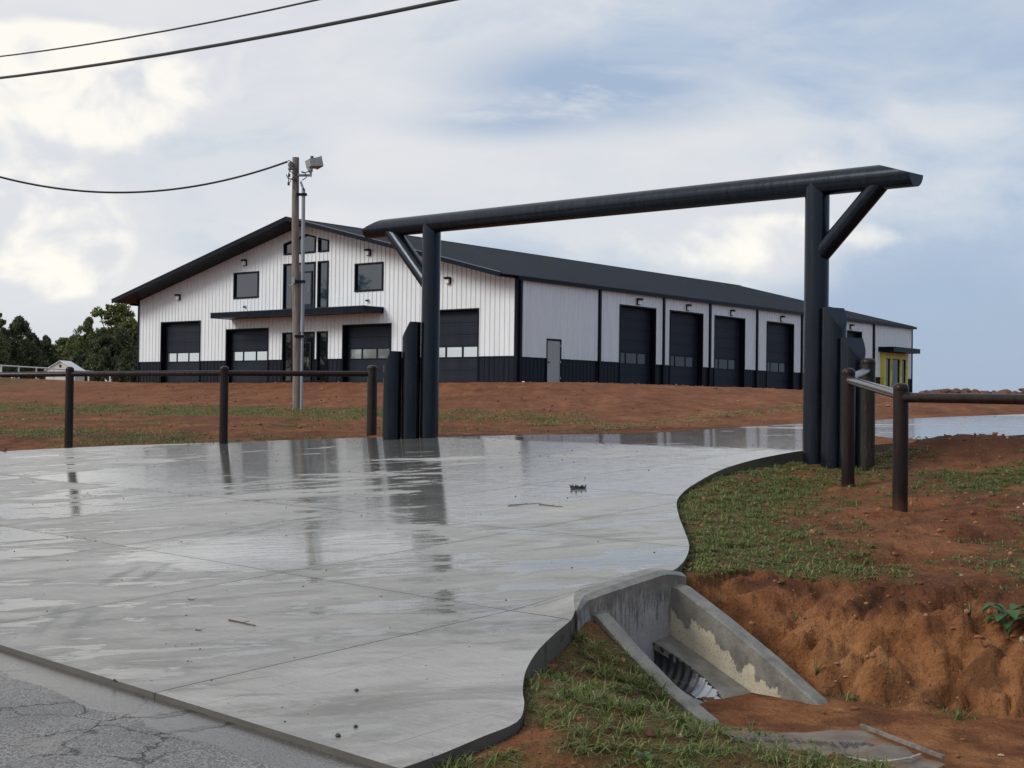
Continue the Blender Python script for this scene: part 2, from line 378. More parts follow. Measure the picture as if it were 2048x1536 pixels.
def asphalt():
    m, g, p = mat('wet_cracked_asphalt')
    pos = worldpos(g); u, v = uvdot(g, pos)
    big = g.noise(pos, 1.1, 6, .6); fine = g.noise(pos, 110, 3, .7)
    vo = g.n('ShaderNodeTexVoronoi'); vo.inputs['Scale'].default_value = 90; g.lk(pos, vo.inputs['Vector'])
    wv_ = g.vmath('ADD', pos, g.vmath('MULTIPLY', g.noise(pos, 4, 4, .6, 0, 'Color'), (.35, .35, 0)))
    cr2 = g.n('ShaderNodeTexVoronoi', feature='DISTANCE_TO_EDGE'); cr2.inputs['Scale'].default_value = 2.3; g.lk(wv_, cr2.inputs['Vector'])
    crack = g.math('MULTIPLY', g.smooth(cr2.outputs['Distance'], .025, .004), g.smooth(g.noise(pos, .9, 3), .42, .55))
    puddle = g.math('ADD', g.math('MULTIPLY', g.math('SUBTRACT', g.noise(pos, 2.2, 6, .6), .5), .8), g.smooth(v, 3.1, 3.62))
    pud = g.smooth(puddle, .52, .60)
    pud2 = g.smooth(g.noise(g.vmath('MULTIPLY', pos, (1, 1, 1)), 1.7, 7, .65, .8), .56, .63)
    pud = g.math('MAXIMUM', pud, g.math('MULTIPLY', pud2, .75))
    st = g.mix(g.ramp(vo.outputs['Color'], [(.2, 0), (.8, 1)]), (.06, .058, .056), (.32, .31, .30))
    c = g.mix(g.ramp(big, [(.35, .0), (.65, .6)]), st, (.085, .082, .078))
    c = g.mix(g.math('MULTIPLY', pud, .8), c, (.055, .052, .048)); c = g.mix(crack, c, (.012, .011, .01)); g.lk(c, p.inputs['Base Color'])
    g.lk(g.smooth(pud, 0, 1, .42, .10), p.inputs['Roughness'])
    h = g.math('ADD', g.math('MULTIPLY', vo.outputs['Distance'], -.6), g.math('MULTIPLY', fine, .5))
    h = g.math('SUBTRACT', h, g.math('MULTIPLY', crack, 1.5))
    b = bump(g, p, h, .009, 1.); g.lk(g.smooth(pud, 0, 1, 1., .16), b.inputs['Strength']); return m
M_asph = asphalt()

def soil():
    m, g, p = mat('red_clay_soil')
    pos = worldpos(g); u, v = uvdot(g, pos)
    at = g.n('ShaderNodeAttribute', attribute_name='mask'); sp_ = g.n('ShaderNodeSeparateColor'); g.lk(at.outputs['Color'], sp_.inputs[0])
    grass, orange, dark = sp_.outputs[0], sp_.outputs[1], sp_.outputs[2]
    big = g.noise(pos, .35, 6, .6); mid = g.noise(pos, 3.2, 7, .62); fine = g.noise(pos, 38, 6, .65)
    stp = g.n('ShaderNodeMapping'); g.lk(pos, stp.inputs[0]); stp.inputs['Rotation'].default_value = (0, 0, R(-51)); stp.inputs['Scale'].default_value = (2.2, .25, 1)
    stk = g.noise(stp.outputs[0], .8, 6, .62)
    t = g.math('ADD', g.math('MULTIPLY', mid, .45), g.math('ADD', g.math('MULTIPLY', big, .25), g.math('MULTIPLY', stk, .3)))
    c = g.ramp(t, [(.35, (.080, .032, .017)), (.47, (.168, .065, .030)), (.57, (.258, .108, .050)), (.70, (.36, .175, .092))])
    co = g.ramp(t, [(.38, (.12, .045, .02)), (.48, (.25, .105, .042)), (.60, (.36, .17, .072)), (.7, (.45, .25, .13))])
    c = g.mix(orange, c, co)
    cg = g.mix(fine, (.035, .052, .016), (.105, .115, .045))
    c = g.mix(g.math('MULTIPLY', grass, g.smooth(mid, .3, .62, .2, .85)), c, cg)
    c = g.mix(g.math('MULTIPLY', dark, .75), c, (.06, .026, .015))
    c = g.mix(g.ramp(fine, [(.3, .55), (.48, 0)]), c, (.045, .02, .012))
    # pale chaff and grit
    vo = g.n('ShaderNodeTexVoronoi'); vo.inputs['Scale'].default_value = 26; g.lk(pos, vo.inputs['Vector'])
    fl = g.math('MULTIPLY', g.smooth(vo.outputs['Distance'], .17, .10), g.smooth(g.noise(pos, 5, 3), .54, .62))
    c = g.mix(g.math('MULTIPLY', fl, .7), c, (.36, .27, .19))
    g.lk(c, p.inputs['Base Color']); p.inputs['Roughness'].default_value = .85; p.inputs['Specular IOR Level'].default_value = .12
    h = g.math('ADD', g.math('MULTIPLY', mid, 1.), g.math('MULTIPLY', fine, .35)); bump(g, p, g.math('ADD', h, g.math('MULTIPLY', g.noise(pos, 13, 5, .7, .4), .7)), .075, 1.); return m
M_soil = soil()

def leafmat(name, a, b, c_=None, trans=.25):
    m, g, p = mat(name, a, .55)
    r_ = g.n('ShaderNodeNewGeometry').outputs['Random Per Island']
    pts = [(0, a), (1, b)] if c_ is None else [(0, a), (.6, b), (1, c_)]
    cc = g.ramp(r_, pts); g.lk(cc, p.inputs['Base Color']); p.inputs['Specular IOR Level'].default_value = .3
    tr = g.n('ShaderNodeBsdfTranslucent'); g.lk(cc, tr.inputs[0]); mx = g.n('ShaderNodeMixShader'); mx.inputs[0].default_value = trans
    out = g.t.nodes['Material Output']; g.lk(p.outputs[0], mx.inputs[1]); g.lk(tr.outputs[0], mx.inputs[2]); g.lk(mx.outputs[0], out.inputs[0]); return m
M_leaf = leafmat('oak_leaves', (.065, .09, .034), (.135, .165, .06), (.21, .23, .095))
M_cedar = leafmat('cedar_needles', (.042, .058, .032), (.085, .105, .052), (.15, .155, .08), .25)
M_grass = leafmat('grass_blades', (.07, .10, .026), (.15, .205, .055), (.30, .27, .13), .35)
M_grassdry = leafmat('pale_dry_grass', (.16, .17, .06), (.26, .26, .10), (.32, .28, .16), .3)
M_weed = leafmat('broad_weed_leaves', (.045, .095, .03), (.07, .14, .045), None, .25)
M_bark, _, _ = mat('tree_bark', (.06, .05, .042), .9)

# ------------------------------------------------------------------ ground heights
def toU(x, y): return x*UX+y*UY
def toV(x, y): return x*VX+y*VY
def P2(u, v): return (u*UX+v*VX, u*UY+v*VY)
BA = R(51.25); KX, KY, BZ = .19, 66.88, 1.19
def W_(x, y): return x*math.cos(BA)+y*math.sin(BA)
def Q_(x, y): return -x*math.sin(BA)+y*math.cos(BA)
def slabprof(v): return np.interp(v, [-50, 0, 3.7, 16, 31, 60], [-1.7, -1.6, -1.52, -.55, -.02, 1.0])
def lip(u, v):
    uf = 6.30+(v-6.6)*.17
    return .10*np.exp(-((u-uf-.05)/.24)**2)*ss(v, 6.15, 6.75)*(1-ss(v, 7.5, 8.0))
def slabz(x, y):
    u, v = toU(x, y), toV(x, y)
    return slabprof(v)+lip(u, v)

# driveway outline in (u, v)
OUT = [(4.62,3.72),(4.64,3.95),(4.69,4.23),(4.74,4.5),(4.92,4.72),(5.14,4.92),(5.42,5.21),(5.70,5.57),(5.93,5.93),(6.13,6.3),
       (6.44,6.6),(6.63,7.75),(6.80,8.1),(7.02,8.45),(7.39,8.93),(7.96,9.55),(8.63,10.27),(9.35,11.1),(9.86,11.85),(10.2,12.45),(10.55,13.12),(10.8,13.65),(10.99,14.16),(11.17,14.8),(11.27,15.4),(11.33,16.5),(11.33,18),(11.2,20),(10.95,22),(10.6,25),(10.2,30),(9.8,36),
       (14.9,36),(15.7,31.1),(16.4,28.0),(16.9,25.0),(16.95,22.4),(16.9,21),(16.75,19.6),(17.2,18.5),(18.2,17.5),(18.9,16.4),(19.4,15.95),(20.6,15.4),(22.5,13.9),(24.4,12.4),(25.6,10.9),(26.6,9.0),(27.2,6.5),(27.4,3.62)]
def crv(P, k=4):
    P = [P[0]]+list(P)+[P[-1]]; o = []
    for a, b, c, d in zip(P, P[1:], P[2:], P[3:]):
        for q in range(k):
            t = q/k; o.append(tuple(.5*((2*b[i])+(-a[i]+c[i])*t+(2*a[i]-5*b[i]+4*c[i]-d[i])*t*t+(-a[i]+3*b[i]-3*c[i]+d[i])*t**3) for i in (0, 1)))
    o.append(P[-1]); return o
_a, _b, _c = OUT[0:9], OUT[11:32], OUT[33:]
OUT = crv(_a)+[(6.12, 6.27), (6.215, 6.40), (6.345, 6.52), (6.465, 6.66)]+crv(_b)
NR = len(OUT); OUT = OUT+[(14.9, 36)]+crv(_c)
OUTXY = np.array([P2(*p) for p in OUT])
BB = (OUTXY[:, 0].min()-3.2, OUTXY[:, 0].max()+3.2, OUTXY[:, 1].min()-3.2, OUTXY[:, 1].max()+3.2)
def inpoly(x, y):
    x = np.asarray(x, float); y = np.asarray(y, float); out = np.zeros(x.shape, bool); k = (x > BB[0]) & (x < BB[1]) & (y > BB[2]) & (y < BB[3])
    xs, ys = x[k], y[k]; ins = np.zeros(xs.shape, bool); P = OUTXY; n = len(P)
    for i in range(n):
        x0, y0 = P[i]; x1, y1 = P[(i+1) % n]
        if y0 == y1: continue
        ins ^= ((y0 > ys) != (y1 > ys)) & (xs < (x1-x0)*(ys-y0)/(y1-y0)+x0)
    out[k] = ins; return out
def polydist(x, y):
    x = np.asarray(x, float); y = np.asarray(y, float); d = np.full(x.shape, 3.2); k = (x > BB[0]) & (x < BB[1]) & (y > BB[2]) & (y < BB[3])
    xs, ys = x[k], y[k]; dd = np.full(xs.shape, 10.24); P = OUTXY; n = len(P)
    for i in range(n):
        ax, ay = P[i]; bx, by = P[(i+1) % n]; ex, ey = bx-ax, by-ay; L = ex*ex+ey*ey
        if L < 1e-10: continue
        t = np.clip(((xs-ax)*ex+(ys-ay)*ey)/L, 0, 1)
        dd = np.minimum(dd, (xs-ax-t*ex)**2+(ys-ay-t*ey)**2)
    d[k] = np.sqrt(dd); return d
def edge_u(v):      # right-hand edge of the driveway as u(v)
    vv = [p[1] for p in OUT[:NR]]; uu = [p[0] for p in OUT[:NR]]
    return np.interp(v, vv, uu)
def ground(x, y, detail=True, want=False):
    x = np.asarray(x, float); y = np.asarray(y, float)
    u, v, w, q = toU(x, y), toV(x, y), W_(x, y), Q_(x, y)
    right = u < edge_u(v)+2
    zn = slabprof(v)+np.where(right, -.15-.05*ss(v, 11, 13), .0+.13*ss(u, 20, 24))
    zn = np.maximum(zn, -1.72)
    pl = 1.16-np.clip(38-q, 0, 60)*.03
    pl = pl+.03*np.clip(-x-22, 0, 60)*ss(y, 70, 95)
    zw = np.interp(w, [0, 15, 18.7, 28.7, 40, 49, 52], [-1.3, -.76, -.6, -.18, .42, 1.08, 1.16])
    over = np.clip(zw-pl, 0, 9); zw = zw-over+0*over
    zw = np.where(w > 52, pl, zw)
    b = ss(w, 15, 23)
    z = zn*(1-b)+zw*b
    # low dirt mound beside the drive beyond the gate
    mx, my = 6.1, 19.35
    md = np.exp(-(((x-mx)*.75+(y-my)*.1)/.85)**2-((y-my)/.75)**2)
    md2 = np.exp(-((x-7.6)/1.3)**2-((y-19.0)/.8)**2)
    z = z+.30*md+.16*md2
    d = polydist(x, y); ins = inpoly(x, y)
    # keep soil just below the slab edge on the right, level with it on the left
    ztop = slabz(x, y)
    nearr = (~ins) & right & (v > 8.1)
    z = np.where(nearr, (ztop-.055-.09*ss(v, 12.5, 15.5))*(1-ss(d, .1, 1.1))+z*ss(d, .1, 1.1), z)
    nearl = (~ins) & (~right)
    z = np.where(nearl, z*ss(d, .2, 3)+(ztop+.005)*(1-ss(d, .2, 3)), z)
    # ------- ditch
    wob = (fbm(u*2.2, v*.4, 5, 4)-.5)
    rill = 1-2*np.abs(fbm(u*3.4+v*.8, v*3.2, 9, 4)-.5)*2-.55
    crum = fbm(u*9, v*7, 12, 4)-.5
    toe = np.interp(u, [-10, 3, 4.2, 4.7, 5.24, 5.9, 6.3], [9.2, 8.6, 8.32, 8.15, 7.98, 7.82, 7.80])
    top = np.interp(u, [-10, 3, 4.66, 5.24, 5.73, 6.22, 6.7], [10.6, 9.9, 9.25, 8.93, 8.74, 8.56, 8.35])
    bk = ss(6.1-u, 0, .5); gul = .30*np.exp(-((u-5.66-.10*(v-8.2))/.055)**2)+.24*np.exp(-((u-5.22+.2*(v-8.3))/.05)**2)+.2*np.exp(-((u-4.72-.15*(v-8.5))/.045)**2)+.18*np.exp(-((u-4.2)/.06)**2)+.15*np.exp(-((u-5.95)/.04)**2); toe = toe+wob*.18+(rill*.16+crum*.14)*bk+gul*.55; top = top+wob*.45+(rill*.32+crum*.42)*(.3+.7*bk)+gul*.8+.12+.25*(fbm(u*1.7, v*.5, 19, 3)-.4)
    zfl = -1.885-.012*np.clip(5.5-u, 0, 10)
    tb = np.clip((v-toe)/(top-toe), 0, 1)
    prof = np.interp(tb, [0, .05, .25, .36, .55, .78, 1], [0, .16, .45, .60, .76, .90, 1])
    zfar = zfl+(np.minimum(z, -1.24+.04*(v-9))-zfl)*prof
    ntop = 4.9+0*u
    ntoe = np.interp(u, [-10, 3, 4.4, 5.0, 5.35, 6.3], [4.3, 5.3, 5.98, 6.35, 6.62, 6.64])+(fbm(u*3, v*0, 11, 3)-.5)*.22*ss(5.4-u, 0, .3)
    zmt = slabprof(np.minimum(v, 6.2))-.045-.08*ss(d, .1, .9)-.02*ss(4.6-v, 0, .7)
    zw_ = np.interp(u, [5.30, 5.45, 6.26, 6.5], [-1.90, -1.86, -1.38, -1.35])     # soil height against the left wing
    tn = np.clip((v-ntop)/(ntoe-ntop), 0, 1)
    profn = np.interp(tn, [0, .3, .6, .85, 1], [0, .22, .52, .82, 1])
    znear = zmt+(np.minimum(zw_, zmt+.02)-zmt)*profn
    znear = np.where((u > 5.9), np.minimum(znear, ztop-.1), znear)
    inside_box = (u > 5.9) & (v > 6.7) & (v < 7.70)
    zd = np.where(v < 5.3, zmt, np.where(v < ntoe, znear, np.where(v < toe, zfl, zfar)))
    zd = np.where(inside_box, -2.35, zd)
    zone = (u < 6.62) & (v > 3.72) & (v < 14) & (~ins)
    fade = ss(u, 6.25, 6.75)*(v > 7.72)
    znew = np.where(v > 7.72, np.minimum(z, zd)*(1-fade)+z*fade, zd)
    z = np.where(zone, znew, z)
    steep = zone & (v > toe-.05) & (v < top+.1) & (~inside_box)
    floor_ = zone & (v >= ntoe) & (v <= toe) & (~inside_box)
    ditch_fade = 1.
    # ------- road bed and slab bed
    z = np.where(v < 3.74, -1.80, z)
    z = np.where(ins & (d > .15), ztop-.2, z)
    r_ = np.hypot(x, y)
    z = np.where(ins & (d <= .15), np.where(right | (v < 5), np.minimum(z, ztop-.13), ztop-.03), z)
    z = np.where(inside_box, -2.35, z)
    if detail:
        am = ((~ins) & (v > 3.78)).astype(float)*(~inside_box)
        amp = .034*np.clip(d/.3, 0, 1)*np.where(floor_, .22, 1)*np.where(steep, 1.6, 1)
        amp = np.where((v < 7.75) & (v > 6.4) & (u > 5.25), .004, amp)
        n1_ = fbm(x*2.6, y*2.6, 3, 6, .58)-.5
        n3_ = fbm(x*11, y*11, 33, 3, .6)-.5
        far = ss(r_, 20, 50)
        z = z+am*amp*(2.4*n1_+1.5*n3_)*(1+2.2*far*0)+am*.12*ss(r_, 24, 45)*(fbm(x*.35, y*.35, 4, 4)-.5)*(1-ss(w, 45, 52))
        # rills on the bank
        z = z+steep*(-.10*np.clip(.42-fbm(u*5+v*.8, v*1.4, 21, 4), 0, 1)*4*.6+.10*(fbm(u*9, v*9, 22, 4)-.5))
        # erosion gullies right of the slab
        for gu, gv, du, dv, L_, wd_, dp in ((8.05, 11.9, -.75, .66, 1.9, .14, .12), (6.9, 11.4, -.85, .5, 1.6, .16, .10), (6.4, 9.6, -.3, .95, 1.3, .22, .12), (8.6, 13.2, -.9, .3, 1.2, .12, .07)):
            a = (u-gu)*du+(v-gv)*dv; c_ = -(u-gu)*dv+(v-gv)*du+.18*(fbm(a*2, a*0+gu, 31, 3)-.5)
            z = z-am*dp*np.exp(-(c_/wd_)**2)*ss(a, -.1, .3)*(1-ss(a, L_-.5, L_))
    if want: return z, dict(u=u, v=v, w=w, q=q, d=d, ins=ins, steep=steep, floor=floor_, md=md, md2=md2, r=r_, right=right, zone=zone, tb=tb)
    return z
def gz(x, y): return float(ground(np.array([x]), np.array([y]))[0])
def sz(x, y): return float(slabz(np.array([x]), np.array([y]))[0])

def grassmask(x, y, I):
    u, v, w, d, r_ = I['u'], I['v'], I['w'], I['d'], I['r']
    n = fbm(x*1.4, y*1.4, 50, 4, .55); nl = fbm(x*.5, y*.5, 51, 3)
    m = np.zeros_like(x)
    mound = I['zone'] & (v < 6.72) & (v > 3.9)
    m = np.where(mound, ss(n, .25, .55)*.9, m)
    rt = I['right'] & (v > 7.9) & (v < 17)
    strip = (1-ss(d, .9, 2.0))*ss(n, .22, .5)
    m = np.where(rt & ~I['steep'], np.maximum(strip, ss(n, .56, .68)*.55*ss(nl, .35, .6)), m)
    pat = np.exp(-((x-6.3)/1.3)**2-((y-17.0)/.75)**2)+np.exp(-((x-5.9)/1.0)**2-((y-15.9)/.5)**2)+.9*np.exp(-((x-4.6)/.8)**2-((y-11.0)/.5)**2)+.8*np.exp(-((x-8.8)/1.2)**2-((y-20.6)/.6)**2)
    pat = pat+.9*np.exp(-((x-3.9)/.5)**2-((y-10.3)/.35)**2)
    m = np.where(rt | (I['right'] & (v > 8)), np.maximum(m, np.clip(pat*1.3, 0, 1)*ss(n, .3, .5)), m)
    left = (~I['right']) & (~I['ins'])
    cen = 1-.55*ss(x, -3.5, -1)
    b1 = ss(w, 15.2, 16.2)*(1-ss(w, 17.4, 18.6))*(1-ss(x, -4.5, -2.5)); b2 = ss(w, 23.5, 25)*(1-ss(w, 29, 31))*(1-ss(x, -1, 4))
    b3 = ss(w, 20.3, 20.8)*(1-ss(w, 21.2, 21.8))*.4
    m = np.where(left, np.maximum(np.maximum(b1, b2*cen), b3)*ss(fbm(x*.9, y*2.0, 55, 4), .32, .58), m)
    far = ss(-x-.33*y, -2, 4)*ss(w, 40, 48)
    m = np.maximum(m, far*ss(y, 60, 80))
    m = np.where(w > 150, 1, m)
    return np.clip(m, 0, 1)

def build_terrain():
    an = np.concatenate([np.arange(-180, -28, 4.), np.arange(-28, 28, .105), np.arange(28, 180, 4.)])
    r_ = [2.2]
    while r_[-1] < 4000:
        q = r_[-1]; r_.append(q*(1.05 if q < 5.5 else 1.0036 if q < 12.5 else 1.007 if q < 35 else 1.018 if q < 130 else 1.12))
    r_ = np.array(r_); A, Rr = np.meshgrid(np.radians(an), r_); x, y = Rr*np.sin(A), Rr*np.cos(A)
    xf, yf = x.ravel(), y.ravel()
    z, I = ground(xf, yf, True, True)
    nr, na = x.shape
    V_ = np.stack([xf, yf, z], 1)
    V_ = np.vstack([V_, [[0, 0, -1.8]]])
    i, j = np.meshgrid(np.arange(nr-1), np.arange(na), indexing='ij'); jn = (j+1) % na
    F_ = np.stack([i*na+j, i*na+jn, (i+1)*na+jn, (i+1)*na+j], -1).reshape(-1, 4)[:, ::-1]
    me = npmesh('ground', V_, F_, True)
    gm = grassmask(xf, yf, I)
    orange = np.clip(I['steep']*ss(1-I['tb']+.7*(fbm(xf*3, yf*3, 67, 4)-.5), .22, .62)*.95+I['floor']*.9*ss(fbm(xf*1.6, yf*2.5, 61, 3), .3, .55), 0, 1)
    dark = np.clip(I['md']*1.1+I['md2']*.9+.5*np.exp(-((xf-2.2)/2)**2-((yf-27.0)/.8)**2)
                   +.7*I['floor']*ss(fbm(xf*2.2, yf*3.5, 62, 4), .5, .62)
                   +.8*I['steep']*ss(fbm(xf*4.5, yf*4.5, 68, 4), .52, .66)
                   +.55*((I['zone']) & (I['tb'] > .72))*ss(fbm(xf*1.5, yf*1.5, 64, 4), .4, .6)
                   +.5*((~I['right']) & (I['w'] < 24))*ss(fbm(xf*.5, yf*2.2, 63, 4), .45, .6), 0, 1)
    colr = np.stack([gm, orange, dark, np.ones_like(gm)], 1); colr = np.vstack([colr, [[0, 0, 0, 1]]])
    at = me.color_attributes.new('mask', 'FLOAT_COLOR', 'POINT'); at.data.foreach_set('color', colr.astype(np.float32).ravel())
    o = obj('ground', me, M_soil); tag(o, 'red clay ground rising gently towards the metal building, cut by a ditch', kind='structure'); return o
build_terrain()

# ------------------------------------------------------------------ road
def build_road():
    us = np.concatenate([np.arange(-120, -4, 8.), np.arange(-4, 12, .12), np.arange(12, 27, .5), [27.3, 27.5], np.arange(30, 200, 8.)]); vs_ = np.concatenate([np.arange(-6, 2.6, .4), np.arange(2.6, 4.4, .06)])
    Ug, Vg = np.meshgrid(us, vs_, indexing='ij')
    x, y = Ug*UX+Vg*VX, Ug*UY+Vg*VY
    edge = np.where((Ug < 4.75), -.2*ss(Vg, 3.5, 3.75), 0)-.02*ss(Vg, 3.74, 3.8)
    z = -1.538+.01*(fbm(Ug*1.2, Vg*1.2, 70, 4)-.5)+edge-.012*ss(Vg, 2.9, 3.5)
    V_ = np.stack([x.ravel(), y.ravel(), z.ravel()], 1); nu, nv = x.shape
    i, j = np.meshgrid(np.arange(nu-1), np.arange(nv-1), indexing='ij')
    F_ = np.stack([i*nv+j, (i+1)*nv+j, (i+1)*nv+j+1, i*nv+j+1], -1).reshape(-1, 4)
    # orientation check
    a, b, c = V_[F_[0, 0]], V_[F_[0, 1]], V_[F_[0, 2]]
    if np.cross(b-a, c-a)[2] < 0: F_ = F_[:, ::-1]
    me = npmesh('road', V_, F_, True); tag(obj('road', me, M_asph), 'cracked wet asphalt road edge in the near corner', kind='structure')
build_road()

# ------------------------------------------------------------------ driveway of concrete panels
def build_drive():
    root = empty('driveway', (*P2(10, 10), -1.2), 0, 'wet concrete driveway of square panels leading through the pipe gate', kind='structure')
    bm = bmesh.new()
    vs_ = [bm.verts.new((u, v, 0)) for u, v in OUT]; bm.faces.new(vs_)
    bmesh.ops.triangulate(bm, faces=bm.faces[:])
    JU = [6.66-2.6, 6.66, 9.26, 11.9, 14.5, 17.1, 19.7, 22.3, 24.9, 27.5]; JV = [6.25+2.6*k for k in range(12)]
    gap = .0045
    def cut(co, no):
        bmesh.ops.bisect_plane(bm, geom=bm.verts[:]+bm.edges[:]+bm.faces[:], plane_co=co, plane_no=no, dist=1e-6)
    for j in JU:
        for s in (-gap, gap): cut((j+s, 0, 0), (1, 0, 0))
    for j in JV:
        for s in (-gap, gap): cut((0, j+s, 0), (0, 1, 0))
    for k in np.arange(4.1, 28, .52): cut((k, 0, 0), (1, 0, 0))
    for k in np.arange(4.0, 37, .65): cut((0, k, 0), (0, 1, 0))
    for k in np.arange(6.15, 7.2, .1): cut((k, 0, 0), (1, 0, 0))
    for k in np.arange(6.3, 8.2, .16): cut((0, k, 0), (0, 1, 0))
    bm.faces.ensure_lookup_table(); cells = {}
    for f in bm.faces:
        c = f.calc_center_median()
        if any(abs(c.x-j) < gap*.98 for j in JU) or any(abs(c.y-j) < gap*.98 for j in JV): continue
        key = (sum(c.x > j for j in JU), sum(c.y > j for j in JV)); cells.setdefault(key, []).append(f)
    for key, fs in sorted(cells.items()):
        b2 = bmesh.new(); mp_ = {}
        for f in fs:
            l_ = []
            for v_ in f.verts:
                if v_.index not in mp_ or True:
                    k = (round(v_.co.x, 5), round(v_.co.y, 5))
                    if k not in mp_:
                        x, y = P2(v_.co.x, v_.co.y); mp_[k] = b2.verts.new((x, y, sz(x, y)))
                    l_.append(mp_[k])
            try: b2.faces.new(l_)
            except ValueError: pass
        bmesh.ops.recalc_face_normals(b2, faces=b2.faces[:])
        if sum(f.normal.z for f in b2.faces) < 0: bmesh.ops.reverse_faces(b2, faces=b2.faces[:])
        # rounded edge then side skirt
        bnd = [e for e in b2.edges if e.is_boundary]
        r_ = bmesh.ops.extrude_edge_only(b2, edges=bnd)
        nv_ = [e for e in r_['geom'] if isinstance(e, bmesh.types.BMVert)]
        for v_ in nv_: v_.co.z -= .15
        bmesh.ops.recalc_face_normals(b2, faces=b2.faces[:])
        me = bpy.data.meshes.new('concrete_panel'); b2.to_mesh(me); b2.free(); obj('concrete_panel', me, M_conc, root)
    bm.free()
build_drive()

# ------------------------------------------------------------------ culvert end: headwall, wings, apron, corrugated pipe
def uvz(u, v, z): x, y = P2(u, v); return (x, y, z)
def build_culvert():
    root = empty('culvert_end', uvz(6.3, 7.2, -2.0), 0, 'concrete culvert end with headwall, two sloping wing walls and a corrugated pipe mouth', 'culvert')
    m = MB(); N = 22; pts = []
    for i in range(N+1):
        v = 6.40+(7.84-6.40)*i/N; uf = float(np.interp(v, [6.40, 6.6, 7.84], [6.195, 6.29, 6.51])); ub = float(np.interp(v, [6.40, 6.52, 6.66, 7.75, 7.84], [6.215, 6.345, 6.465, 6.635, 6.66]))+.004
        x, y = P2(ub, v); zt = sz(x, y)+.003; th = ub-uf
        pts.append([uvz(uf, v, -2.3), uvz(ub, v, -2.3), uvz(ub, v, zt), uvz(uf+th*.3, v, zt-.002), uvz(uf, v, zt-.03)])
    vv = [p for c in pts for p in c]; fs = []
    for i in range(N):
        for k in range(5): a, b = i*5+k, i*5+(k+1) % 5; fs.append((a, b, b+5, a+5))
    fs += [(4, 3, 2, 1, 0), tuple(N*5+k for k in range(5))]
    m.add(vv, fs); o = m.build('headwall', M_headwall, root)
    bm = bmesh.new(); bm.from_mesh(o.data); bmesh.ops.recalc_face_normals(bm, faces=bm.faces[:]); bm.to_mesh(o.data); bm.free()
    for nm, v0, v1, top, M in (('wing_wall', 6.645, 6.775, [(6.42, -1.30), (6.26, -1.335), (6.0, -1.52), (5.69, -1.715), (5.36, -1.87), (5.28, -1.95)], M_wingl),
                               ('wing_wall', 7.635, 7.775, [(6.62, -1.225), (6.41, -1.255), (6.05, -1.43), (5.63, -1.655), (5.27, -1.865), (5.17, -1.95)], M_wingr)):
        m = MB(); n = len(top); V_ = []
        for u, z in top:
            V_ += [uvz(u, v0, -2.3), uvz(u, v0, z-.012), uvz(u, v0+.015, z), uvz(u, v1-.015, z), uvz(u, v1, z-.012), uvz(u, v1, -2.3)]
        F_ = []
        for i in range(n-1):
            for k in range(6): F_.append((i*6+k, i*6+(k+1) % 6, (i+1)*6+(k+1) % 6, (i+1)*6+k))
        F_ += [tuple(range(6)), tuple((n-1)*6+k for k in range(5, -1, -1))]
        m.add(V_, F_); o = m.build(nm, M, root)
        bm = bmesh.new(); bm.from_mesh(o.data); bmesh.ops.recalc_face_normals(bm, faces=bm.faces[:]); bm.to_mesh(o.data); bm.free()
    # apron with mitred elliptical opening
    fl = lambda u: -1.53-.415*(6.62-u)
    vc, zc, rr = 7.235, -1.715, .19
    uc = 6.62-(-1.53-zc)/.415; au = rr/.415
    N = 64; inner = []; outer = []
    for i in range(N):
        t = 2*math.pi*i/N; iu, iv = uc+au*math.cos(t), vc+rr*math.sin(t); inner.append((iu, iv))
        u0, u1, v0, v1 = 5.55, 6.66, 6.76, 7.65
        dx_, dy_ = au*math.cos(t), rr*math.sin(t)
        k = min((((u1-uc)/dx_) if dx_ > 1e-9 else ((u0-uc)/dx_) if dx_ < -1e-9 else 1e9), (((v1-vc)/dy_) if dy_ > 1e-9 else ((v0-vc)/dy_) if dy_ < -1e-9 else 1e9))
        outer.append((uc+dx_*k, vc+dy_*k))
    V_ = [uvz(u, v, fl(u)) for u, v in inner]+[uvz(u, v, fl(u)) for u, v in outer]+[uvz(u, v, fl(u)-.05) for u, v in inner]
    F_ = [(i, (i+1) % N, N+(i+1) % N, N+i) for i in range(N)]+[(i, 2*N+i, 2*N+(i+1) % N, (i+1) % N) for i in range(N)]
    b0 = len(V_)
    MB().add(V_, F_).build('apron', M_apron, root)
    # pipe
    us = np.arange(5.75, 9.0, .0085); th = np.linspace(0, 2*math.pi, 57)[:-1]
    Ug, T = np.meshgrid(us, th, indexing='ij'); RR = rr-.006+.0065*np.sin(2*math.pi*(Ug/.068+T/(2*math.pi)))
    vv_ = vc+RR*np.sin(T); zz = zc+RR*np.cos(T); x, y = Ug*UX+vv_*VX, Ug*UY+vv_*VY
    n, k = Ug.shape; i, j = np.meshgrid(np.arange(n-1), np.arange(k), indexing='ij'); jn = (j+1) % k
    F_ = np.stack([i*k+j, i*k+jn, (i+1)*k+jn, (i+1)*k+j], -1).reshape(-1, 4)
    zf = (fl(Ug)+.004)[:-1].ravel(); keep = zz[:-1].ravel() < zf
    me = npmesh('culvert_pipe', np.stack([x.ravel(), y.ravel(), zz.ravel()], 1), F_[keep], True)
    m2, g, p = mat('galvanised_corrugated', (.5, .52, .55), .45, .35)
    pos = worldpos(g); nn = g.noise(pos, 9, 4, .6); uu = uvdot(g, pos)[0]
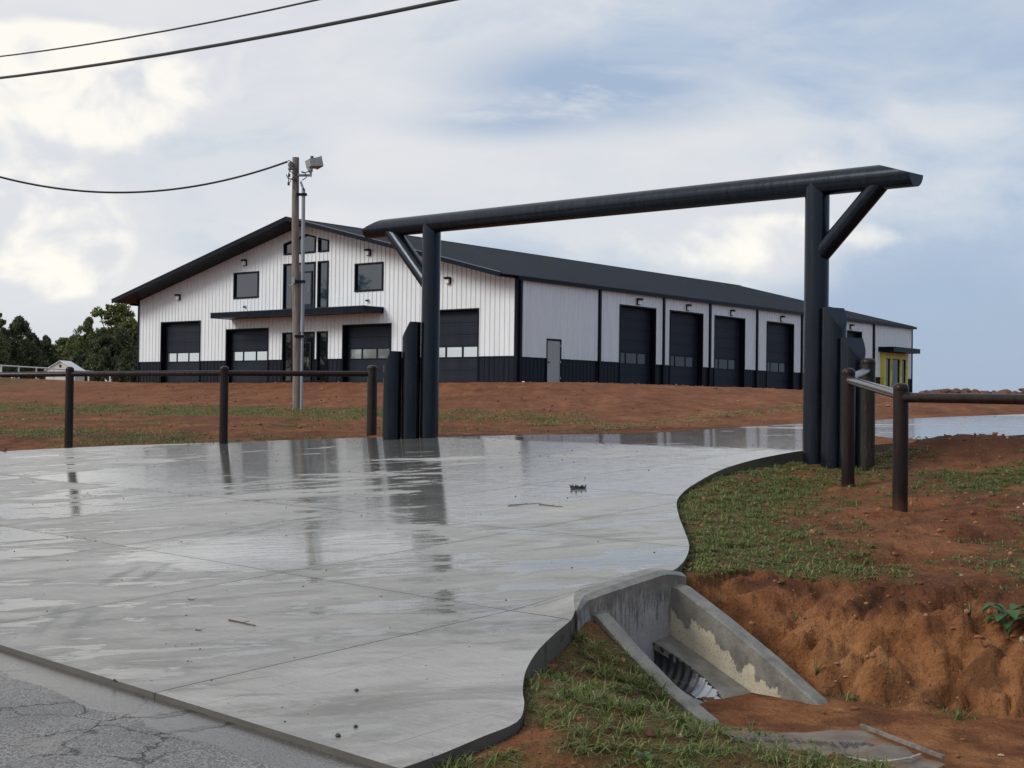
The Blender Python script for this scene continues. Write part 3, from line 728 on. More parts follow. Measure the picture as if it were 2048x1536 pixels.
    mouthlit = g.smooth(g.math('ADD', uu, g.math('MULTIPLY', nn, .25)), 6.22, 6.02); g.lk(g.mix(mouthlit, (.035, .036, .040), (.42, .44, .47)), p.inputs['Base Color'])  # shade inside the pipe painted into the colour; paler, cleaner zinc at the mouth
    obj('culvert_pipe', me, m2, root)
build_culvert()

# ------------------------------------------------------------------ building
BX, BW, BL = 0, 29.25, 46.4
ROOT = empty('metal_building', (KX, KY, BZ), BA, 'long white metal building with black roof, black wainscot and rows of overhead doors', 'building')
def bb(name, mb, m, parent=None, **k):
    return mb.build(name, m, parent or ROOT, local=True, **k)
RS = 3.66/(BW/2)
def rooft(b): return 4.95+RS*min(b, BW-b)
const = lambda c: (lambda b: c)
def wall(axis, s0, s1, zb, zt, openings, m, name, brk=(), ribs=True, sp=.305, rib_h=.03, white=True):
    """wall in the plane a=0 (axis 'f', s=b, outwards -a) or b=0 (axis 's', s=a, outwards -b)"""
    cuts = sorted(set([s0, s1]+[c for c in brk if s0 < c < s1]+[x for o in openings for x in o[:2] if s0 < x < s1]))
    mb = MB()
    def pt(s, out, z): return (-out, s, z) if axis == 'f' else (s, -out, z)
    def spans(c):
        lo, hi = zb(c), zt(c); sp_ = [(lo, hi, zb, zt)]
        segs = []; cur = zb
        ops = sorted([o for o in openings if o[0]-1e-6 < c < o[1]+1e-6], key=lambda o: o[2](c))
        for o in ops:
            if o[2](c) > hi or o[3](c) < lo: continue
            if o[2](c) > cur(c)+.01: segs.append((cur, o[2]))
            cur = o[3]
        if cur(c) < hi-.01: segs.append((cur, zt))
        return segs
    for a, b in zip(cuts, cuts[1:]):
        c = (a+b)/2
        for f0, f1 in spans(c):
            e = 1e-5; q = [pt(a, 0, f0(a+e)), pt(b, 0, f0(b-e)), pt(b, 0, f1(b-e)), pt(a, 0, f1(a+e))]
            mb.add(q if axis == 's' else q, [(0, 1, 2, 3) if axis == 's' else (3, 2, 1, 0)])
    if ribs:
        s = s0+.16
        while s < s1-.05:
            for f0, f1 in spans(s):
                l0, l1 = f0(s), f1(s)
                w0, w1 = .045, .018
                pts = [pt(s-w0, .001, l0), pt(s+w0, .001, l0), pt(s+w1, rib_h, l0), pt(s-w1, rib_h, l0), pt(s-w0, .001, f1(s-w0)), pt(s+w0, .001, f1(s+w0)), pt(s+w1, rib_h, f1(s+w1)), pt(s-w1, rib_h, f1(s-w1))]
                mb.hexa(pts)
                # minor ribs
            s += sp
    o = bb(name, mb, m); bm = bmesh.new(); bm.from_mesh(o.data); bmesh.ops.recalc_face_normals(bm, faces=bm.faces[:]); bm.to_mesh(o.data); bm.free(); return o
CTR = BW/2
slopef = lambda k: (lambda b: k-.25*abs(b-CTR))
fr_doors = [(2.35, 5.85, 3.52), (8.22, 11.7, 2.95), (17.55, 21.1, 2.95), (23.42, 27.05, 3.52)]
op_f = [(a, b, const(-.1), const(h)) for a, b, h in fr_doors]
ent = (12.85, 16.4)
# entrance bays: right 12.87-13.68, centre 13.9-15.35, left 15.57-16.38
bays = [(12.87, 13.66), (13.88, 15.37), (15.59, 16.38)]
for a, b in bays:
    op_f.append((a, b, const(-.1), const(2.70))); op_f.append((a, b, const(3.95), const(6.46))); op_f.append((a, b, const(6.98), slopef(8.0)))
op_f += [(8.83, 10.86, const(4.73), const(6.18)), (18.43, 20.52, const(4.73), const(6.18))]
WZ = 1.24
wall('f', 0, BW, const(WZ), lambda b: rooft(b)-.02, op_f, M_white, 'front_siding', brk=(CTR,))
def gaps(ops, z, S1):
    iv = sorted((o[0], o[1]) for o in ops if o[2](0) < z < o[3]((o[0]+o[1])/2)); cur = 0; out = []
    for a, b in iv:
        if a > cur+.01: out.append((cur, a))
        cur = b
    out.append((cur, S1)); return out
for a, b in gaps(op_f, .6, BW): wall('f', a, b, const(-.05), const(WZ-.05), [], M_wain, 'front_wainscot', rib_h=.028)
sd_doors = [(8.63, 12.04), (13.5, 16.95), (18.25, 21.75), (24.5, 27.95), (29.9, 33.35), (34.45, 37.85)]
op_s = [(a, b, const(-.3), const(4.18)) for a, b in sd_doors]+[(2.3, 3.48, const(-.1), const(2.15)), (40.95, 45.05, const(-.3), const(2.95))]
wall('s', 0, BL, const(WZ-.03), const(4.95), op_s, M_white, 'side_siding', rib_h=.045)
for a, b in gaps(op_s, .6, BL): wall('s', a, b, const(-.2), const(WZ-.08), [], M_wain, 'side_wainscot', rib_h=.028)
mb = MB(); mb.box(BL-.02, BL, 0, BW, -.2, 4.9); mb.box(0, BL, BW-.02, BW, -.2, 4.9)
mb.add([(BL, 0, 4.9), (BL, BW, 4.9), (BL, CTR, 8.6)], [(0, 1, 2)]); bb('back_walls', mb, M_white)
# base flashing / slab
mb = MB(); mb.box(-.10, BL+.1, -.10, BW+.1, -.5, -.055); m_, _, _ = mat('slab_edge', (.36, .33, .27), .8); bb('foundation', mb, m_)
# wainscot cap trim
for a, b in gaps(op_f, 1.2, BW): mb = MB(); mb.box(-.045, 0, a, b, WZ-.05, WZ); bb('wainscot_cap', mb, M_wain)
for a, b in gaps(op_s, 1.2, BL): mb = MB(); mb.box(a, b, -.045, 0, WZ-.08, WZ-.03); bb('wainscot_cap', mb, M_wain)
# corner trims
for x0, x1, y0, y1 in ((-.06, .1, -.06, .1), (-.06, .1, BW-.1, BW+.06), (BL-.12, BL+.06, -.06, .1)):
    mb = MB(); mb.box(x0, x1, y0, y1, -.2, 4.93); bb('corner_trim', mb, M_trim)
# roof
OV = 1.45; EO = .12; EL = .72
def roofz(b): return 5.06+RS*(b if b < CTR else BW-b)
def build_roof():
    for sgn in (0, 1):
        mb = MB()
        e = -EO if sgn == 0 else BW+EL
        ze = 5.06-RS*(EO if sgn == 0 else EL); zr = 5.06+RS*CTR
        a0, a1 = -OV, BL+.35
        mb.add([(a0, e, ze), (a1, e, ze), (a1, CTR, zr), (a0, CTR, zr)], [(0, 1, 2, 3)])
        a = a0+.15
        while a < a1:
            w0, w1, h = .05, .02, .035
            mb.hexa([(a-w0, e, ze+.001), (a+w0, e, ze+.001), (a+w0, CTR, zr+.001), (a-w0, CTR, zr+.001), (a-w1, e, ze+h), (a+w1, e, ze+h), (a+w1, CTR, zr+h), (a-w1, CTR, zr+h)])
            a += .305
        o = bb('roof_slope', mb, M_roof); bm = bmesh.new(); bm.from_mesh(o.data); bmesh.ops.recalc_face_normals(bm, faces=bm.faces[:]); bm.to_mesh(o.data); bm.free()
        # soffit under the gable overhang, ribbed
        mb = MB(); d = -.10
        e2 = e+(.06 if sgn == 0 else -.06); 
        a = -OV+.06; step = .23
        while a < -.06:
            b_ = min(a+step, -.04)
            for (p, q, off) in ((a, a+.07, .0), (a+.07, b_, -.03)):
                z0_, z1_ = ze+d+off, zr+d+off
                mb.hexa([(p, e2, z0_), (q, e2, z0_), (q, CTR, z1_), (p, CTR, z1_), (p, e2, z0_+.05), (q, e2, z0_+.05), (q, CTR, z1_+.05), (p, CTR, z1_+.05)])
            a = b_
        bb('soffit', mb, M_trim)
        # rake fascia: two stepped bands
        for nm, x0, x1, t0, t1, mm in (('rake_fascia', -OV-.03, -OV+.05, -.15, .05, M_trim), ('rake_cap', -OV-.06, -OV+.12, .05, .085, M_galv2)):
            mb = MB()
            mb.hexa([(x0, e, ze+t0), (x1, e, ze+t0), (x1, CTR, zr+t0), (x0, CTR, zr+t0), (x0, e, ze+t1), (x1, e, ze+t1), (x1, CTR, zr+t1), (x0, CTR, zr+t1)]); bb(nm, mb, mm)
    # ridge cap
    mb = MB(); zr = 5.06+RS*CTR
    for s in (-1, 1): mb.hexa([(-OV, CTR, zr+.04), (BL+.35, CTR, zr+.04), (BL+.35, CTR+s*.25, zr+.04-.0625), (-OV, CTR+s*.25, zr+.04-.0625), (-OV, CTR, zr+.06), (BL+.35, CTR, zr+.06), (BL+.35, CTR+s*.25, zr+.06-.0625), (-OV, CTR+s*.25, zr+.06-.0625)])
    bb('ridge_cap', mb, M_roof)
    # gutter
    z0 = 5.06-RS*EO; mb = MB(); mb.box(-.1, BL+.36, -EO-.12, -EO+.02, z0-.17, z0-.01); bb('gutter', mb, M_trim)
    mb = MB(); mb.box(-.02, BL+.3, -EO+.02, .0, 4.86, 4.9); bb('eave_soffit', mb, M_trim)
    z0 = 5.06-RS*EL; mb = MB(); mb.box(-.1, BL, BW+EL, BW+EL+.14, z0-.2, z0-.05); bb('gutter', mb, M_trim)
    mb = MB(); mb.box(-.03, BL, BW, BW+EL, 4.80, 4.84); bb('eave_soffit', mb, M_trim)
M_galv2 = paint('fascia_edge_metal', (.02, .028, .045), .3, .2, 2, .5)
build_roof()
# downspouts
for a in (6.72, 12.76, 17.66, 23.15, 28.97, 34.0, 39.72, .18):
    mb = MB(); mb.box(a-.075, a+.075, -.14, -.035, -.02 if a < 40 else 0, 4.84)
    mb.box(a-.075, a+.075, -.26, -.141, -.05, .06); bb('downspout', mb, M_trim)
    mb = MB(); mb.box(a-.05, a+.05, -.36, -.262, -.03, .03); bb('drain_boot', mb, M_whitepipe)

def overhead(axis, s0, s1, h, panes, glass, zp, rec=.3):
    def bx(sa, sb, o0, o1, z0, z1, mb):
        if axis == 'f': mb.box(-o1, -o0, sa, sb, z0, z1)
        else: mb.box(sa, sb, -o1, -o0, z0, z1)
    # door body = jamb frame, sub-parts = sections and panes
    mb = MB()
    bx(s0-.03, s0+.05, -rec-.1, .05, 0, h, mb); bx(s1-.05, s1+.03, -rec-.1, .05, 0, h, mb); bx(s0-.03, s1+.03, -rec-.1, .052, h, h+.07, mb)
    bx(s0+.05, s1-.05, -rec-.1, -rec-.06, 0, h, mb)
    dr = bb('overhead_door', mb, M_trim)
    n = 6 if h > 3.2 else 5; hh = h/n
    if axis == 's': n = 7; hh = h/7
    rowz = [hh*i for i in range(n+1)]
    # pane row replaces a section
    for i in range(n):
        z0, z1 = rowz[i], rowz[i+1]-.012
        mb = MB()
        bx(s0+.06, s1-.06, -rec-.05, -rec, z0+.004, z1, mb)
        bx(s0+.06, s1-.06, -rec, -rec+.010, z0+.10, z0+.125, mb)
        bx(s0+.06, s1-.06, -rec, -rec+.010, z1-.125, z1-.10, mb)
        bb('door_section', mb, M_door, dr)
    for a, b in panes:
        mb = MB(); bx(a, b, -rec+.018, -rec+.03, zp[0], zp[1], mb); bb('pane', mb, glass, dr)
        mb = MB(); bx(a-.03, b+.03, -rec+.012, -rec+.018, zp[0]-.03, zp[1]+.03, mb); bb('pane_frame', mb, M_trim, dr)
for a, b, h in fr_doors:
    w = (b-a); L = b-.32
    overhead('f', a, b, h, [(L-.78, L), (L-1.87, L-.92), (L-2.96, L-2.01)], M_pane, (1.24, 1.72))
for k, (a, b) in enumerate(sd_doors):
    overhead('s', a, b, 4.18, [(a+.22, a+.88), (a+1.02, a+1.98), (a+2.12, a+2.8)], M_glassd if k == 0 else M_paned, (1.20, 1.73), .30)

def window(s0, s1, z0, z1, tops=None, pane=M_glass, rec=.08, fw=.07, name='window', mull=()):
    """front window; z1 may be a function of b"""
    zt = z1 if callable(z1) else const(z1)
    mb = MB()
    cuts = sorted(set([s0, s1]+([CTR] if s0 < CTR < s1 else [])))
    mb.box(-.05, rec, s0-.02, s0+fw, z0, min(zt(s0), zt(s0+fw))); mb.box(-.05, rec, s1-fw, s1+.02, z0, min(zt(s1), zt(s1-fw)))
    mb.box(-.052, rec, s0-.02, s1+.02, z0-.02, z0+fw)
    for a, b in zip(cuts, cuts[1:]):
        za, zb_ = zt(a), zt(b)
        mb.hexa([(-.051, a-.02*(a == s0), za-fw), (rec, a-.02*(a == s0), za-fw), (rec, b+.02*(b == s1), zb_-fw), (-.051, b+.02*(b == s1), zb_-fw), (-.051, a-.02*(a == s0), za+.02), (rec, a-.02*(a == s0), za+.02), (rec, b+.02*(b == s1), zb_+.02), (-.051, b+.02*(b == s1), zb_+.02)])
    for mu in mull: mb.box(-.04, rec, mu-.035, mu+.035, z0, zt(mu))
    w = bb(name, mb, M_trim)
    mb = MB()
    for a, b in zip(cuts, cuts[1:]):
        a_, b_ = max(a, s0+fw*.5), min(b, s1-fw*.5)
        mb.hexa([(rec-.03, a_, z0+.03), (rec-.01, a_, z0+.03), (rec-.01, b_, z0+.03), (rec-.03, b_, z0+.03), (rec-.03, a_, zt(a_)-.03), (rec-.01, a_, zt(a_)-.03), (rec-.01, b_, zt(b_)-.03), (rec-.03, b_, zt(b_)-.03)])
    bb('pane', mb, pane, w); return w
window(8.83, 10.86, 4.73, 6.18); window(18.43, 20.52, 4.73, 6.18)
for i, (a, b) in enumerate(bays):
    window(a, b, 6.98, slopef(8.0))
    w = window(a, b, 3.95, 6.46)
    e = window(a, b, .02, 2.70, pane=M_glassd, rec=.10, name='entrance_glazing')
    if i == 1:
        for (z0, z1, nm, par) in ((4.0, 6.0, 'balcony_door', w), (.05, 2.18, 'entrance_door', e)):
            mb = MB(); y0, y1 = 14.15, 15.1
            mb.box(-.0, .068, y0, y0+.09, z0, z1); mb.box(0, .068, y1-.09, y1, z0, z1); mb.box(.001, .067, y0+.09, y1-.09, z1-.09, z1); mb.box(.001, .067, y0+.09, y1-.09, z0, z0+.22)
            mb.box(.001, .067, y0+.09, y1-.09, z0+.95, z0+1.02) if nm == 'entrance_door' else None
            bb(nm, mb, M_door, par)
            mb = MB(); mb.tube((-.07, y0+.13, z0+.85), (-.07, y0+.13, z0+1.3), .018); mb.box(-.07, 0, y0+.12, y0+.14, z0+.9, z0+.93); mb.box(-.07, 0, y0+.12, y0+.14, z0+1.22, z0+1.25); bb('door_handle', mb, M_fix, par)
# canopy over the front entrance
mb = MB()
mb.box(-1.5, -1.40, 8.75, 20.72, 3.54, 3.82); mb.box(-1.40, -.03, 8.75, 8.85, 3.54, 3.82); mb.box(-1.40, -.03, 20.62, 20.72, 3.54, 3.82)
cf = bb('canopy', mb, M_trim)
mb = MB(); mb.box(-1.52, -.03, 8.72, 20.75, 3.821, 3.85); bb('canopy_deck', mb, M_galv2, cf)
mb = MB()
y = 8.86
while y < 20.6: mb.box(-1.39, -.03, y, min(y+.2, 20.6), 3.56, 3.575); y += .23
bb('canopy_soffit', mb, M_trim, cf)
# wall lights
def wlight(axis, s, z, small=False):
    def bx(mb, sa, sb, o0, o1, z0, z1):
        if axis == 'f': mb.box(-o1, -o0, sa, sb, z0, z1)
        else: mb.box(sa, sb, -o1, -o0, z0, z1)
    mb = MB()
    if small:
        bx(mb, s-.05, s+.05, .03, .09, z-.06, z+.08); f = bb('camera_mount', mb, M_fix)
        mb = MB(); bx(mb, s-.03, s+.04, .09, .2, z-.04, z+.03); bb('security_camera', mb, M_trim, f); return
    bx(mb, s-.13, s+.13, .03, .10, z-.16, z+.18)
    bx(mb, s-.14, s+.14, .10, .27, z+.08, z+.181)
    f = bb('wall_light', mb, M_trim)
    mb = MB(); bx(mb, s-.10, s+.10, .102, .20, z-.14, z+.075); bb('lamp_lens', mb, M_lens, f)
for s, z in ((25.41, 5.0), (19.54, 6.72), (9.85, 6.72), (4.3, 5.0)): wlight('f', s, z)
for s in (19.5, 9.87): wlight('f', s, 4.23, True)
for s in (10.28, 15.21, 20.09, 26.24, 31.6, 36.1): wlight('s', s, 4.48)
# walk door
mb = MB(); mb.box(2.28, 2.36, -.06, .05, 0, 2.15); mb.box(3.42, 3.50, -.06, .05, 0, 2.15); mb.box(2.28, 3.50, -.061, .05, 2.08, 2.17); f = bb('walk_door', mb, M_trim)
mb = MB(); mb.box(2.36, 3.42, -.03, .01, .02, 2.08); bb('door_leaf', mb, M_wdoor, f)
mb = MB(); mb.box(2.42, 2.46, -.09, -.03, .98, 1.04); mb.box(2.42, 2.56, -.10, -.08, 1.0, 1.03); bb('door_handle', mb, M_trim, f)
for z in (.25, 1.05, 1.85): mb = MB(); mb.box(3.37, 3.44, -.075, -.03, z-.05, z+.05); bb('hinge', mb, M_fix, f)
# yellow wrapped side entrance
mb = MB(); e0, e1 = 40.95, 45.05
mb.box(e0, e0+.32, -.30, .1, -.1, 2.95); mb.box(e1-.32, e1, -.30, .1, -.1, 2.95); mb.box(e0+.32, e1-.32, -.299, .1, 2.55, 2.95)
for a in (42.02, 43.68): mb.box(a, a+.30, -.298, .1, -.1, 2.55)
ye = bb('side_entrance', mb, M_yellow)
for a, b, m_ in ((41.27, 42.02, M_glassd), (42.32, 43.68, M_paned), (43.98, 44.73, M_glassd)):
    mb = MB(); mb.box(a, b, -.20, -.17, -.05, 2.55); bb('pane', mb, m_, ye)
    mb = MB(); mb.box(a, a+.06, -.23, -.2, -.05, 2.55); mb.box(b-.06, b, -.23, -.2, -.05, 2.55); mb.box(a+.06, b-.06, -.23, -.2, 2.49, 2.55); bb('pane_frame', mb, M_trim, ye)
mb = MB()
for a, z0, z1 in ((42.12, 1.7, 2.05), (42.2, .5, .85), (43.8, 1.3, 1.7), (42.14, 2.1, 2.2), (43.86, .4, .6), (44.8, 1.9, 2.1), (44.82, .7, .9)):
    mb.box(a, a+.06, -.304, -.30, z0, z1)
bb('torn_tape', mb, M_trim, ye)
mb = MB(); mb.box(40.6, 45.2, -1.15, -1.05, 3.0, 3.3); mb.box(40.6, 40.7, -1.05, -.03, 3.0, 3.3); mb.box(45.1, 45.2, -1.05, -.03, 3.0, 3.3); mb.box(40.7, 45.1, -1.05, -.03, 3.03, 3.06); mb.box(40.58, 45.22, -1.17, -.03, 3.301, 3.33)
bb('canopy', mb, M_trim)

# ------------------------------------------------------------------ pipe gate
def cyl_bm(p0, p1, r_, n=48):
    p0, p1 = Vector(p0), Vector(p1); bm = bmesh.new(); d = p1-p0
    bmesh.ops.create_cone(bm, cap_ends=True, segments=n, radius1=r_, radius2=r_, depth=d.length)
    M = Matrix.Translation((p0+p1)/2) @ d.normalized().to_track_quat('Z', 'X').to_matrix().to_4x4(); bmesh.ops.transform(bm, matrix=M, verts=bm.verts); return bm
def chop(bm, co, no):
    r_ = bmesh.ops.bisect_plane(bm, geom=bm.verts[:]+bm.edges[:]+bm.faces[:], plane_co=co, plane_no=no, clear_outer=True, dist=1e-6)
    ed = [e for e in r_['geom_cut'] if isinstance(e, bmesh.types.BMEdge)]
    bmesh.ops.edgenet_fill(bm, edges=[e for e in ed if e.is_boundary])
def bmobj(name, bm, m, parent=None, smooth=True):
    bmesh.ops.recalc_face_normals(bm, faces=bm.faces[:])
    me = bpy.data.meshes.new(name); bm.to_mesh(me); bm.free()
    if smooth:
        me.polygons.foreach_set('use_smooth', [True]*len(me.polygons)); me.set_sharp_from_angle(angle=R(28))
    return obj(name, me, m, parent)
GRAD = .163
GL, GR = Vector((-1.45, 24.8, 0)), Vector((4.075, 18.9, 0))
ga = (GR-GL).normalized()                       # along the beam, left to right
def build_gate():
    root = empty('pipe_gateway', (1.3, 21.85, -.6), 0, 'tall black pipe gateway spanning the driveway, with crossbeam, braces and stepped side pipes', 'gateway')
    zl, zr = 3.215, 3.05
    L = (GR-GL).length; sl = (zr-zl)/L
    def ax(t): return GL+ga*t+Vector((0, 0, zl+sl*t))
    t0, t1 = -1.82, L+1.49
    bm = cyl_bm(ax(t0), ax(t1), GRAD, 64)
    up = Vector((0, 0, 1))
    run = .50
    for t, s in ((t0, -1), (t1, 1)):
        # plane through the axis point at the tip rising back to the top of the pipe 'run' inwards
        d = ga*s; dirv = (-d*run+up*GRAD).normalized(); side = ga.cross(up); no = dirv.cross(side) if s > 0 else side.cross(dirv)
        if no.z < 0: no = -no
        chop(bm, ax(t)+up*.0, no)
    bmobj('crossbeam', bm, M_gate, root)
    for k, (P, t) in enumerate(((GL, 0), (GR, L))):
        b = gz(P.x, P.y)-.4
        bmobj('gate_post', cyl_bm((P.x, P.y, b), ax(t)+up*0, GRAD, 64), M_gate, root)
        s = -1 if k == 0 else 1
        a0 = P+up*(2.12 if k == 0 else 2.05)+ga*s*.02; a1 = ax(t+s*(1.2 if k == 0 else 1.05))
        bmobj('brace', cyl_bm(a0, a1, .122 if k else .142, 48), M_gate, root)
    # stepped side pipes
    for P, dr, tops in ((GL, Vector((-1, .02, 0)), (1.47, .95)), (GR, Vector((.55, -.835, 0)), (1.365, .955))):
        dr.normalize()
        for k, zt in enumerate(tops):
            c = P+dr*(.329*(k+1)); b = gz(c.x, c.y)-.4
            bm = cyl_bm((c.x, c.y, b), (c.x, c.y, zt), GRAD, 64)
            chop(bm, (c.x+dr.x*.02, c.y+dr.y*.02, zt), (dr*1.9+up).normalized())
            bmobj('side_pipe', bm, M_gate, root)
build_gate()

# ------------------------------------------------------------------ pipe fences
def post(root, x, y, zt, r_, m, zb=None):
    zb = gz(x, y)-.3 if zb is None else zb
    mb = MB(); mb.lathe((x, y, 0), [(r_, zb), (r_, zt-.085)], 32)
    o = mb.build('post', m, root, smooth=True)
    mb = MB(); pr = [(r_*.985, zt-.085), (r_*1.01, zt-.08), (r_, zt-.045)]+[(r_*math.cos(t), zt-.045+.045*math.sin(t)) for t in [R(20), R(40), R(60), R(78)]]
    mb.lathe((x, y, 0), pr, 32); c = mb.build('post_cap', m, None, smooth=True, angle=60)
    c.parent = o
    return o
def rail(root, a, b, r_, m):
    mb = MB(); mb.tube(a, b, r_, r_, 28); mb.build('rail', m, root, smooth=True)
fl_ = [(-14.6, 28.2, .60), (-11.4, 27.3, .62), (-8.26, 26.3, .65), (-5.23, 25.6, .68), (-2.58, 26.0, .74)]
root = empty('pipe_fence', (-5.2, 25.7, -.7), 0, 'dark brown pipe fence in front of the utility pole, left of the gateway', 'fence', 'brown pipe fences beside the gateway')
for i, (x, y, zt) in enumerate(fl_): post(root, x, y, zt, .077 if i < 4 else .094, M_brown if i < 4 else M_worn)
rz = [.42, .46, .51, .545, .575]
for (a, b, z0, z1) in zip(fl_, fl_[1:], rz, rz[1:]): rail(root, (a[0], a[1], z0), (b[0], b[1], z1), .05, M_brown)
root = empty('pipe_fence', (4.0, 15.5, -.9), 0, 'short brown pipe fence stepping down the grassy bank, right of the gateway', 'fence', 'brown pipe fences beside the gateway')
pc, pb, pa, pd, pe = (4.55, 18.0, .685), (3.97, 16.6, .51), (3.95, 14.3, .295), (5.6, 11.6, .27), (7.3, 8.8, .2)
post(root, *pc, .092, M_worn); post(root, *pb, .075, M_brown); post(root, *pa, .077, M_brown); post(root, *pd, .077, M_brown); post(root, *pe, .077, M_brown)
rail(root, (pc[0], pc[1], .525), (pb[0], pb[1], .39), .05, M_wetrail)
rail(root, (pb[0], pb[1], .365), (pa[0], pa[1], .165), .05, M_wetrail)
rail(root, (pa[0], pa[1], .145), (pd[0], pd[1], .11), .05, M_brown)
rail(root, (pd[0], pd[1], .11), (pe[0], pe[1], .06), .05, M_brown)

# ------------------------------------------------------------------ utility pole
def build_pole():
    Y = 42.; x0, x1 = (594-1024)/2817*Y, (591-1024)/2817*Y
    zb = gz(x0, Y); zt = 7.37; x1 = -6.56; x0 = -6.40
    root = empty('utility_pole', (x0, Y, zb), 0, 'weathered wooden utility pole with grey conduit and a floodlight near its top', 'utility pole')
    mb = MB(); n = 16
    for i in range(n):
        f0, f1 = i/n, (i+1)/n; wv_ = lambda f: .015*math.sin(f*7)
        mb.tube((x0+(x1-x0)*f0+wv_(f0), Y, zb-.3+(zt-zb+.3)*f0), (x0+(x1-x0)*f1+wv_(f1), Y, zb-.3+(zt-zb+.3)*f1), .135-.035*f0, .135-.035*f1, 20, caps=(i == n-1))
    mb.build('pole', M_wood, root, smooth=True)
    mb = MB(); cx = x0+.14
    mb.tube((cx-.03, Y-.1, 6.42), (cx+.0, Y-.1, 2.35), .055, .055, 16); mb.tube((cx, Y-.1, 2.5), (cx, Y-.1, 2.15), .065, .065, 16)
    cd = mb.build('conduit', M_galv, root, smooth=True)
    mb = MB(); mb.tube((cx, Y-.1, 2.15), (cx+.0, Y-.1, zb-.2), .04, .04, 14); mb.build('lower_conduit', M_galv, root, smooth=True)
    for z in (6.25, 3.65, 2.02):
        mb = MB(); mb.box(x0-.08, cx+.075, Y-.175, Y-.03, z-.035, z+.035); mb.build('strap', M_trim, root)
    # arm and floodlight
    mb = MB(); ax_ = x1+.08; mb.tube((ax_, Y-.05, 6.83), (ax_+.42, Y-.1, 6.83), .04, .04, 12); mb.tube((ax_+.40, Y-.1, 6.79), (ax_+.40, Y-.1, 6.98), .035, .035, 12); mb.build('lamp_arm', M_galv, root)
    mb = MB(); mb.tube((ax_+.40, Y-.1, 6.93), (ax_+.36, Y-.1, 7.08), .07, .09, 14); mb.build('swivel', M_fix, root, smooth=True)
    # tapered housing, tilted
    c = Vector((ax_+.45, Y-.1, 7.2)); Mr = Matrix.Rotation(R(-12), 3, 'Y') @ Matrix.Rotation(R(35), 3, 'Z')
    pts = [(-.16, -.15, -.12), (.2, -.19, -.15), (.2, .19, -.15), (-.16, .15, -.12), (-.16, -.15, .10), (.2, -.19, .13), (.2, .19, .13), (-.16, .15, .10)]
    mb = MB(); mb.hexa([c+Mr @ Vector(p) for p in pts]); fx = mb.build('floodlight', M_fix, root)
    pts = [(.2, -.21, -.17), (.23, -.21, -.17), (.23, .21, -.17), (.2, .21, -.17), (.2, -.21, .15), (.23, -.21, .15), (.23, .21, .15), (.2, .21, .15)]
    mb = MB(); mb.hexa([c+Mr @ Vector(p) for p in pts]); o = mb.build('light_rim', M_fix, root); 
    mb = MB(); mb.tube(c+Vector((-.02, 0, .11)), c+Vector((-.02, 0, .2)), .05, .045, 12); mb.build('photocell', M_plastic, root, smooth=True)
    # insulator
    mb = MB(); mb.lathe((x1-.13, Y-.07, 6.98), [(.03, 0), (.075, .03), (.075, .08), (.045, .1), (.08, .13), (.08, .19), (.05, .24)], 16); mb.build('insulator', M_fix, root, smooth=True)
    # loose wires
    mb = MB(); X = lambda px: (px-1024)/2817*Y; Z = lambda py: (808.5-py)/2817*Y
    for pts in ([(571, 322), (577, 324), (583, 330), (587, 343)], [(575, 325), (575, 340), (572, 352), (573, 368)], [(568, 350), (571, 357), (583, 361), (590, 358)], [(574, 368), (578, 360), (586, 350)], [(572, 340), (580, 347), (590, 350)],
                [(598, 344), (606, 346), (618, 341)], [(598, 345), (606, 347), (608, 356), (600, 361)], [(597, 362), (601, 372), (604, 380)], [(596, 365), (600, 376), (603, 381)]):
        mb.path([(X(a), Y-.16, Z(b)) for a, b in pts], .014, 6)
    for a, b in ((573, 369), (574, 352), (589, 341), (588, 361)): mb.box(X(a)-.03, X(a)+.03, Y-.2, Y-.14, Z(b)-.045, Z(b)+.045)
    mb.build('loose_wiring', M_cable, root)
    mb = MB(); mb.box(X(582), X(588), Y-.2, Y-.13, Z(567), Z(556)); mb.tube((X(586), Y-.18, Z(569)), (X(579), Y-.22, Z(573)), .03, .02, 8); mb.build('wire_bracket', M_fix, root)
build_pole()
# cables
def cable(name, pts, r_, label, m=M_cable, group=None):
    mb = MB(); mb.path(pts, r_, 8); o = mb.build(name, m, None, smooth=True); tag(o, label, 'cable', group); return o
def catenary(a, b, sag, n=40):
    a, b = Vector(a), Vector(b); return [a.lerp(b, i/n)-Vector((0, 0, sag*4*(i/n)*(1-i/n))) for i in range(n+1)]
Y = 42
X_ = lambda px, d=Y: (px-1024)/2817*d
cable('service_cable', catenary((X_(570), 41.85, 7.22), (X_(-150), 42, 7.37), 1.05), .03, 'thin black service cable sagging from the wooden pole out of view to the left')
def ucable(name, pA, pB, v, r_, label, ext=26):
    res = []
    for (px, py) in (pA, pB):
        d = pixdir(px, py); t = v/(d.x*VX+d.y*VY); res.append(d*t)
    a, b = res; dd = b-a
    a2, b2 = a-dd*2.0, b+dd*2.5
    pts = [a2.lerp(b2, i/40) for i in range(41)]
    L = (b2-a2).length
    # gentle sag, zero at the two sighted points
    def par(p): return (p-a).dot(dd)/dd.length_squared
    pts = [p+Vector((0, 0, .18*par(p)*(par(p)-1))) for p in pts]
    cable(name, pts, r_, label, M_cable, 'power lines above the road')
ucable('power_line', (0, 113), (633, 0), 7.6, .010, 'upper and thinner of two power lines crossing the sky')
ucable('power_line', (0, 156), (900, 0), 6.6, .016, 'lower and thicker of two power lines crossing the sky')

